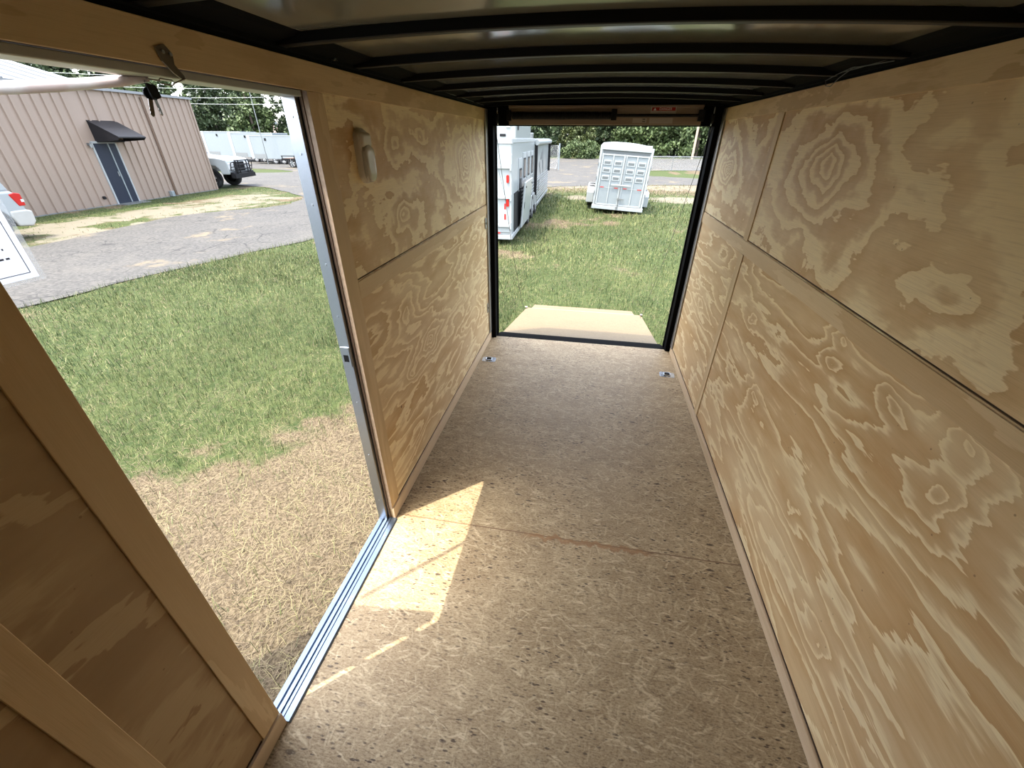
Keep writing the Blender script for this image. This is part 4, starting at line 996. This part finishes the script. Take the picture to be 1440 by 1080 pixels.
fb = thing('flatbed_trailer', (-24.8, 33.7, G), 'black flatbed utility trailer on the grass strip by the white cargo trailers', 'trailer', rot=(0, 0, R_(6)))
MB().box(0, 5.5, 0, 2.1, .58, .68).build('deck', 'wood_brown', fb)
m = MB().box(-.05, 5.5, -.05, .0, .52, .86); m = MB().box(-.05, 5.5, -.06, .02, .52, .66).box(-.05, 5.5, -.05, -.01, .82, .87)
for i in range(6): m.box(.0+i*1.0, .05+i*1.0, -.05, -.01, .6, .86)
m.build('rail', 'black', fb)
m = MB().tube([(0, .4, .55), (-1.2, 1.0, .5)], .05, 6).tube([(0, 1.7, .55), (-1.2, 1.0, .5)], .05, 6); m.build('hitch', 'black', fb)
m = MB().cyl((.7, -.02, .35), 'z', .05, .6, 8); m.build('jack', 'galv', fb)
wheel(fb, 2.7, -.12, .36, .22, -1); wheel(fb, 3.6, -.12, .36, .22, -1); wheel(fb, .75, .1, .33, .2, -1)

# ---------------------------------------------------------------- metal building
uu = math.atan2(7.8, -.615)
bd = thing('metal_building', (-16.836, 10.726, G), 'tan ribbed metal building with a bright roof and dark canopied doorway', 'building', rot=(0, 0, uu))
EH = 3.53; S0_, S1_, D0, D1 = -11.0, 7.824, 2.70, 3.62
DH = 1.97
def ribbed(s0, s1, z0, z1, name):
    pts = []; pitch = .305; s = s0
    pts.append((s0, 0))
    k0 = math.ceil(s0/pitch)
    k = k0
    while k*pitch+.05 < s1:
        c_ = k*pitch
        if c_-.05 > s0: pts += [(c_-.030, 0), (c_-.022, -.045), (c_+.022, -.045), (c_+.030, 0)]
        k += 1
    pts.append((s1, 0)); pts += [(s1, .05), (s0, .05)]
    return MB().prism(pts, 'z', z0, z1)
ribbed(S0_, D0, .03, EH, '').build('wall_panel', 'metalwall', bd)
ribbed(D1, S1_, .03, EH, '').build('wall_panel', 'metalwall', bd)
ribbed(D0, D1, DH+.02, EH, '').build('wall_panel', 'metalwall', bd)
MB().box(S0_, S1_, .05, 9, -.1, EH-.02).build('core', 'metalwall', bd)
MB().box(S0_, S1_+.02, -.02, .04, -.1, .035).build('foundation', 'galv', bd)
MB().box(S1_-.05, S1_+.03, -.045, 9, .03, EH).build('corner_trim', 'metalwall', bd)
# low roof on the right, steeper bright roof on the left
MB().prism([(-.10, EH-.02), (-.10, EH+.06), (9, EH+.16), (9, EH+.0)], 'x', 3.9, S1_+.10).build('roof', 'tanroof', bd)
m = MB(); m.prism([(-.12, EH-.03), (-.12, EH+.03), (9, EH+.03+9*.26), (9, EH-.03+9*.26)], 'x', S0_, 4.0)
for i in range(24):
    s = S0_+.3+i*.61
    if s < 4: m.prism([(-.13, EH+.03), (-.13, EH+.07), (9, EH+.07+9*.26), (9, EH+.03+9*.26)], 'x', s-.03, s+.03)
m.build('pitched_roof', 'tanroof', bd)
MB().prism([(.02, EH-.02), (9, EH-.02), (9, EH+9*.26-.04)], 'x', 3.92, 3.97).build('gable', 'metalwall', bd)
# door
fr = MB().box(D0, D0+.05, -.04, .04, 0, DH).box(D1-.05, D1, -.04, .04, 0, DH).box(D0, D1, -.04, .04, DH-.03, DH+.03); fr.build('door_frame', 'white2', bd)
dd = MB().box(D0+.06, D0+.56, -.03, -.01, .03, DH-.04).build('door', 'navy', bd)
MB().box(D0+.50, D0+.54, -.045, -.03, .9, 1.05).build('handle', 'galv', dd)
MB().box(D0+.565, D0+.60, -.05, -.01, .03, DH-.04).build('door_edge', 'greywhite', bd)
MB().box(D0+.605, D1-.055, -.03, -.01, .03, DH-.04).build('door', 'navy', bd)
MB().box(D0-.05, D1+.05, -.45, .0, -.1, .02).build('step', 'galv', bd)
# canopy
c0, c1, zt, zb, dp, zf = 2.93, 3.97, 2.62, 1.98, .95, 2.14
cn = MB()
cn.add([(c0-.02, -.0, zt), (c1+.02, 0, zt), (c1+.02, -dp, zf), (c0-.02, -dp, zf), (c0-.02, 0, zt-.04), (c1+.02, 0, zt-.04), (c1+.02, -dp, zf-.04), (c0-.02, -dp, zf-.04)],
       [(0, 3, 2, 1), (4, 5, 6, 7), (0, 1, 5, 4), (2, 3, 7, 6), (1, 2, 6, 5), (3, 0, 4, 7)])
cno = cn.build('canopy', 'canopy', bd)
for s in (c0, c1): MB().prism([(0, zt-.03), (-dp, zf-.03), (-dp+.08, zf-.10), (0, zb)], 'x', s-.012, s+.012).build('canopy_side', 'canopy', cno)
MB().box(c0, c1, -.05, -.01, zb-.02, zb+.06).build('canopy_bar', 'canopy', cno)
m = MB().cyl((D0-.10, -.10, 1.86), 'z', .05, .09, 10); m.box(D0-.13, D0-.07, -.10, 0, 1.88, 1.95); m.build('wall_lamp', 'galv', bd)
m = MB().cyl((2.30, -.03, .28), 'y', .05, .06, 10); m.build('hose_bib', 'black', bd)
m = MB().box(5.36, 5.42, -.045, -.03, .05, EH-.1); m.build('conduit', 'wood_brown', bd); MB().box(5.08, 5.22, -.14, 0, .02, .22).build('meter_box', 'greywhite', bd, bevel=.01)
# ---------------------------------------------------------------- houses, fence, gate, poles
hs1 = thing('far_house', (-86, 112, G), 'distant low house with a brown shingle roof right of the cargo trailers', 'house', rot=(0, 0, R_(38)))
MB().box(-5, 11, 0, 8, 0, 2.9).build('wall', 'brick', hs1)
MB().prism([(-1, 2.7), (4, 4.9), (9, 2.7)], 'x', -6, 12).build('roof', 'shingle', hs1)
MB().box(1, 2.2, -.05, 0, 1, 2.2).box(5, 6, -.05, 0, .2, 2.3).build('window', 'glass_dark', hs1); MB().box(3, 3.8, 2.5, 3.3, 4, 5.6).build('chimney', 'greywhite', hs1)
hs2 = thing('roadside_shed', (-3.0, 78, G), 'small grey roofed shed showing behind the left shoulder of the stock trailer', 'shed')
MB().box(0, 6, 0, 4, 0, 1.6).build('wall', 'brick', hs2); MB().prism([(-.3, 1.5), (2, 2.8), (4.3, 1.5)], 'x', -.4, 6.4).build('roof', 'shingle', hs2)
# chain link pattern material
def chain_m():
    g = NG('chain_link', .4, .6)
    p_ = g.coord(); sx = g.n('ShaderNodeSeparateXYZ'); g.put(sx.inputs[0], p_)
    a = g.math('FRACT', g.math('MULTIPLY', g.math('ADD', sx.outputs[0], sx.outputs[2]), 9)); b = g.math('FRACT', g.math('MULTIPLY', g.math('SUBTRACT', sx.outputs[0], sx.outputs[2]), 9))
    w_ = g.math('MAXIMUM', g.math('LESS_THAN', a, .10), g.math('LESS_THAN', b, .10)); g.put(g.b.inputs['Alpha'], w_)
    return g.color((.40, .41, .41, 1))
M['chain'] = chain_m()
fc = thing('pipe_rail_fence', (4.3, 38.3, G), 'galvanised pipe rail fence crossing behind the stock trailer on the right', 'fence', rot=(0, 0, R_(3)))
m = MB()
m.tube([(-1.2, 0, 1.02), (14, 0, 1.02)], .03, 8); m.build('top_rail', 'galv', fc)
for i, x in enumerate((-.9, 1.75, 4.4, 7.1, 9.8)): MB().cyl((x, 0, .5), 'z', .028, 1.04, 8).build('post', 'galv', fc)
MB().tube([(1.2, .02, .12), (9, .02, .12)], .02, 6).build('low_rail', 'galv', fc)
MB().box(-1.2, 14, -.002, .002, .05, 1.0).build('mesh', 'chain', fc)
gt = thing('chain_link_gate', (-3.98, 37.2, G), 'open chain link gate standing right of the large white horse trailer', 'gate', rot=(0, 0, R_(-6)))
MB().tube([(0, 0, .15), (0, 0, 1.75), (1.05, 0, 1.72), (1.05, 0, .15), (0, 0, .15)], .025, 8).build('gate_frame', 'galv', gt)
MB().box(.02, 1.03, -.002, .002, .16, 1.70).build('mesh', 'chain', gt)
MB().cyl((1.15, 0, .9), 'z', .05, 1.95, 10).build('gate_post', 'greywhite', gt)
MB().tube([(1.0, -.6, .1), (1.12, 0, .75), (0, .1, .1)], .02, 6).build('brace', 'galv', gt)
def pole(x, y, top, lean, r, lab, name='utility_pole'):
    t = thing(name, (x, y, G), lab, 'pole', rot=(lean[0], lean[1], 0))
    MB().tube([(0, 0, -.3), (0, 0, top)], [r*1.1, r*.8], 10).build('shaft', 'pole' if r > .1 else 'galv', t); return t
p1 = pole(12.3, 63.5, 10.5, (0, .0), .14, 'leaning wooden utility pole in front of the trees near the right door post')
p2 = pole(-28.9, 37.2+.0, 5.6, (0, 0), .035, 'thin light pole rising behind the white cargo trailers', 'light_pole')
MB().box(-.1, .25, -.06, .06, 5.5, 5.62).build('lamp_head', 'galv', p2)
p3 = pole(-64, 46, 13, (0, 0), .14, 'wooden utility pole in the trees beyond the bright roof at the far left')
gw = MB().tube([(10.9, 40, 6.0), (7.3, 26.8, .9), (4.7, 17.4, G)], .012, 5).build('guy_wire', 'wire'); tag(gw, 'thin dark guy wire slanting down to the grass near the right door post', 'wire')
for i, (a, b) in enumerate([((-46.0, 30, 5.95), (-20.1, 40, 6.15)), ((-46.0, 30.5, 5.25), (-20.3, 40.5, 5.50)), ((-46.0, 31, 4.55), (-20.5, 41, 5.02)), ((-46, 31.5, 4.35), (-20.5, 41.5, 4.45))]):
    a = Vector(a); b = Vector(b); pts = [a.lerp(b, t)+Vector((0, 0, -.35*4*t*(1-t))) for t in np.linspace(0, 1, 12)]
    o = MB().tube(pts, .013, 5).build('power_line', 'powerline'); tag(o, 'pale power line strung in front of the trees, %s of four' % ('topmost', 'second from top', 'third from top', 'lowest')[i], 'power line', 'power lines')

# ---------------------------------------------------------------- trees
def crown(n, blobs, leaf, seed):
    rg_ = np.random.default_rng(seed); V = []; 
    tot = sum(b[3]*b[3] for b in blobs)
    for (bx, by, bz, br, sq) in blobs:
        k = int(n*br*br/tot); d = rg_.normal(size=(k, 3)); d /= np.linalg.norm(d, axis=1)[:, None]
        # clumps on the shell
        nc = max(6, int(k/45)); cd_ = rg_.normal(size=(nc, 3)); cd_ /= np.linalg.norm(cd_, axis=1)[:, None]
        ci = rg_.integers(0, nc, k); pos = cd_[ci]*(.78+.22*rg_.random(nc))[ci][:, None]+rg_.normal(0, .13, (k, 3))
        c_ = pos*br*np.array([1, 1, sq])+np.array([bx, by, bz]); V.append(c_)
    c_ = np.concatenate(V); c_ = c_[c_[:, 2] > .05]; k = len(c_)
    nrm = rg_.normal(size=(k, 3)); nrm[:, 2] += .5; nrm /= np.linalg.norm(nrm, axis=1)[:, None]
    a = np.cross(nrm, rg_.normal(size=(k, 3))); a /= np.linalg.norm(a, axis=1)[:, None]; b = np.cross(nrm, a)
    s = leaf*rg_.uniform(.6, 1.3, k)[:, None]
    v = np.stack([c_-a*s, c_-b*s*.55+nrm*s*.1, c_+a*s, c_+b*s*.55+nrm*s*.1], 1).reshape(-1, 3)
    return v, k
def tree_mesh(name, n, blobs, leaf, seed, mat):
    v, k = crown(n, blobs, leaf, seed)
    return np_mesh(name, v, np.arange(k*4), np.arange(k)*4, np.full(k, 4), [mat])
def mk_blobs(seed, h, w_, low=.0, pine=False):
    r = random.Random(seed); out = []
    for i in range(15):
        t = i/14; z = h*(low+(1-low)*(.08+.85*t)); rad = w_*(.42 if pine else .5)*(1-.62*t*t)*r.uniform(.75, 1.1)
        a = r.uniform(0, 6.28); off = w_*.42*(1-t*.7)*r.uniform(.3, 1)
        out.append((math.cos(a)*off, math.sin(a)*off, z, rad*.62, r.uniform(.7, .95)))
    return out
KIND = {}
for kname, mat, h, w_, low, n, leaf, desc in [('round', 'leaf_mid', 11, 8, 0, 9000, .25, 'mid green bushy tree'), ('dark', 'leaf_dark', 12, 8, 0, 9500, .24, 'dark dense tree'), ('cedar', 'leaf_pine', 10, 6, 0, 9000, .20, 'olive green tree'), ('tall', 'leaf_dark', 15, 8, .25, 9000, .26, 'tall open-crowned tree')]:
    KIND[kname] = []
    for v_ in range(2):
        sd = hash_ = {'round': 10, 'dark': 20, 'cedar': 30, 'tall': 40}[kname]+v_
        KIND[kname].append((tree_mesh('foliage', n, mk_blobs(sd, h, w_, low), leaf, sd, mat), MB().tube([(0, 0, -.2), (.1, 0, h*.4), (0, .1, h*.85)], [.22, .16, .05], 8).mesh('trunk', 'trunk'), desc, h))
def tree(kind, v, x, y, s, rz, label, group):
    fm, tm, desc, h = KIND[kind][v]
    t = thing('bushy_tree' if kind != 'tall' else 'tall_tree', (x, y, G), label, 'tree', group, (0, 0, rz)); t.scale = (s, s, s)
    for nm, me_ in (('foliage', fm), ('trunk', tm)):
        o = bpy.data.objects.new(nm, me_); col.objects.link(o); o.parent = t
rt = random.Random(5)
REAR = 'trees along the road seen through the rear opening'
spots = [('dark', 0, -9.5, 66, 1.0), ('dark', 1, -14.5, 70, 1.1), ('dark', 0, -4.6, 71, .95), ('cedar', 0, -2.6, 65, .85), ('dark', 1, 1.4, 74, 1.0), ('round', 1, 5.0, 72, 1.0), ('round', 0, 9.2, 71, 1.05), ('round', 1, 14.0, 70, 1.0), ('dark', 0, 12, 77, 1.1), ('round', 0, 18.2, 72, .95), ('dark', 1, 22.5, 70, 1.05), ('dark', 0, 7, 80, 1.2), ('dark', 1, -8, 79, 1.2), ('dark', 0, 17, 80, 1.2), ('round', 1, 26.5, 73, 1.0), ('dark', 0, 0, 84, 1.2)]
ordr = ['standing', 'standing', 'standing']
names = {0: 'dark dense tree above the roof edge of the large white horse trailer', 1: 'dark dense tree behind the rooftop pod of the large white horse trailer', 2: 'dark tree between the large horse trailer and the olive green tree', 3: 'olive green tree left of the stock trailer roof, lighter and browner than its neighbours',
         4: 'dark tree directly right of the olive green tree', 5: 'bright bushy tree rising over the left half of the stock trailer', 6: 'bright bushy tree rising over the right corner of the stock trailer', 7: 'bright bushy tree left of the leaning utility pole',
         8: 'dark tree filling the gap behind the bushy trees left of the utility pole', 9: 'bushy tree right behind the leaning utility pole', 10: 'dark tree at the right door post beyond the utility pole', 11: 'dark tree in the back row over the middle of the stock trailer', 12: 'dark tree in the back row over the chain link gate', 13: 'dark tree in the back row behind the utility pole', 14: 'bushy tree at the far right, mostly hidden by the right door post', 15: 'dark tree in the back row behind the olive green tree'}
for i, (k, v, x, y, s) in enumerate(spots): tree(k, v, x, y, s, rt.uniform(0, 6), names[i], REAR)
# low shrub by the shed
sm_ = tree_mesh('foliage', 2600, [(0, 0, .9, 1.3, .8), (1.2, 0, .7, 1.0, .8), (-1, .2, .7, .9, .8)], .14, 77, 'leaf_mid')
o = bpy.data.objects.new('roadside_shrub', sm_); col.objects.link(o); o.location = (-2.6, 60, G); tag(o, 'low bright green shrub at the road edge left of the stock trailer', 'shrub')
o = o.copy(); col.objects.link(o); o.location = (-.9, 61, G); o.rotation_euler = (0, 0, 2); tag(o, 'low green shrub partly hidden by the left side of the stock trailer', 'shrub')
LEFT = 'trees beyond the metal building seen through the side door'
lspots = []
for i in range(17):
    a = i/16; px_ = -112+a*86; lspots.append((('dark', 'tall', 'round', 'dark', 'tall')[i % 5], i % 2, px_+rt.uniform(-1.5, 1.5), 62+a*40+rt.uniform(-3, 3), 1.05+.1*rt.random()))
for i in range(7):
    a = i/6; lspots.append((('round', 'dark')[i % 2], i % 2, -62+a*30, 60+a*14+rt.uniform(-2, 2), .95+.1*rt.random()))
wh = ['above the bright metal roof', 'left of the hanging keys', 'right behind the hanging keys', 'above the right corner of the metal building', 'above the pickup truck', 'above the white cargo trailers', 'behind the light pole', 'above the distant brown roof', 'next to the aluminium door frame']
desc_ = {'dark': 'dark dense tree', 'tall': 'tall open tree', 'round': 'mid green bushy tree'}
ents = []
for i, (k, v, x, y, s) in enumerate(lspots):
    c_ = Rm@np.array([x, y, 3-EYE]); u = 720+F_PX*c_[0]/c_[2]
    if u > 530: continue
    j = 0 if u < 120 else 1 if u < 210 else 2 if u < 240 else 3 if u < 290 else 4 if u < 330 else 5 if u < 350 else 6 if u < 370 else 7 if u < 405 else 8
    row = 'nearer row' if i >= 17 else 'far row'
    ents.append((u, '%s in the %s, %s' % (desc_[k], row, wh[j]), k, v, x, y, s*(1.35 if u < 230 else 1)))
ents.sort(key=lambda e_: e_[0])
for u, lab, k, v, x, y, s in ents:
    same = [e_ for e_ in ents if e_[1] == lab]
    if len(same) > 1: lab += ', %s' % ('leftmost', 'second from left', 'third from left', 'fourth from left')[[e_[0] for e_ in same].index(u)]
    tree(k, v, x, y, s, rt.uniform(0, 6), lab, LEFT)
bpy.context.view_layer.update()
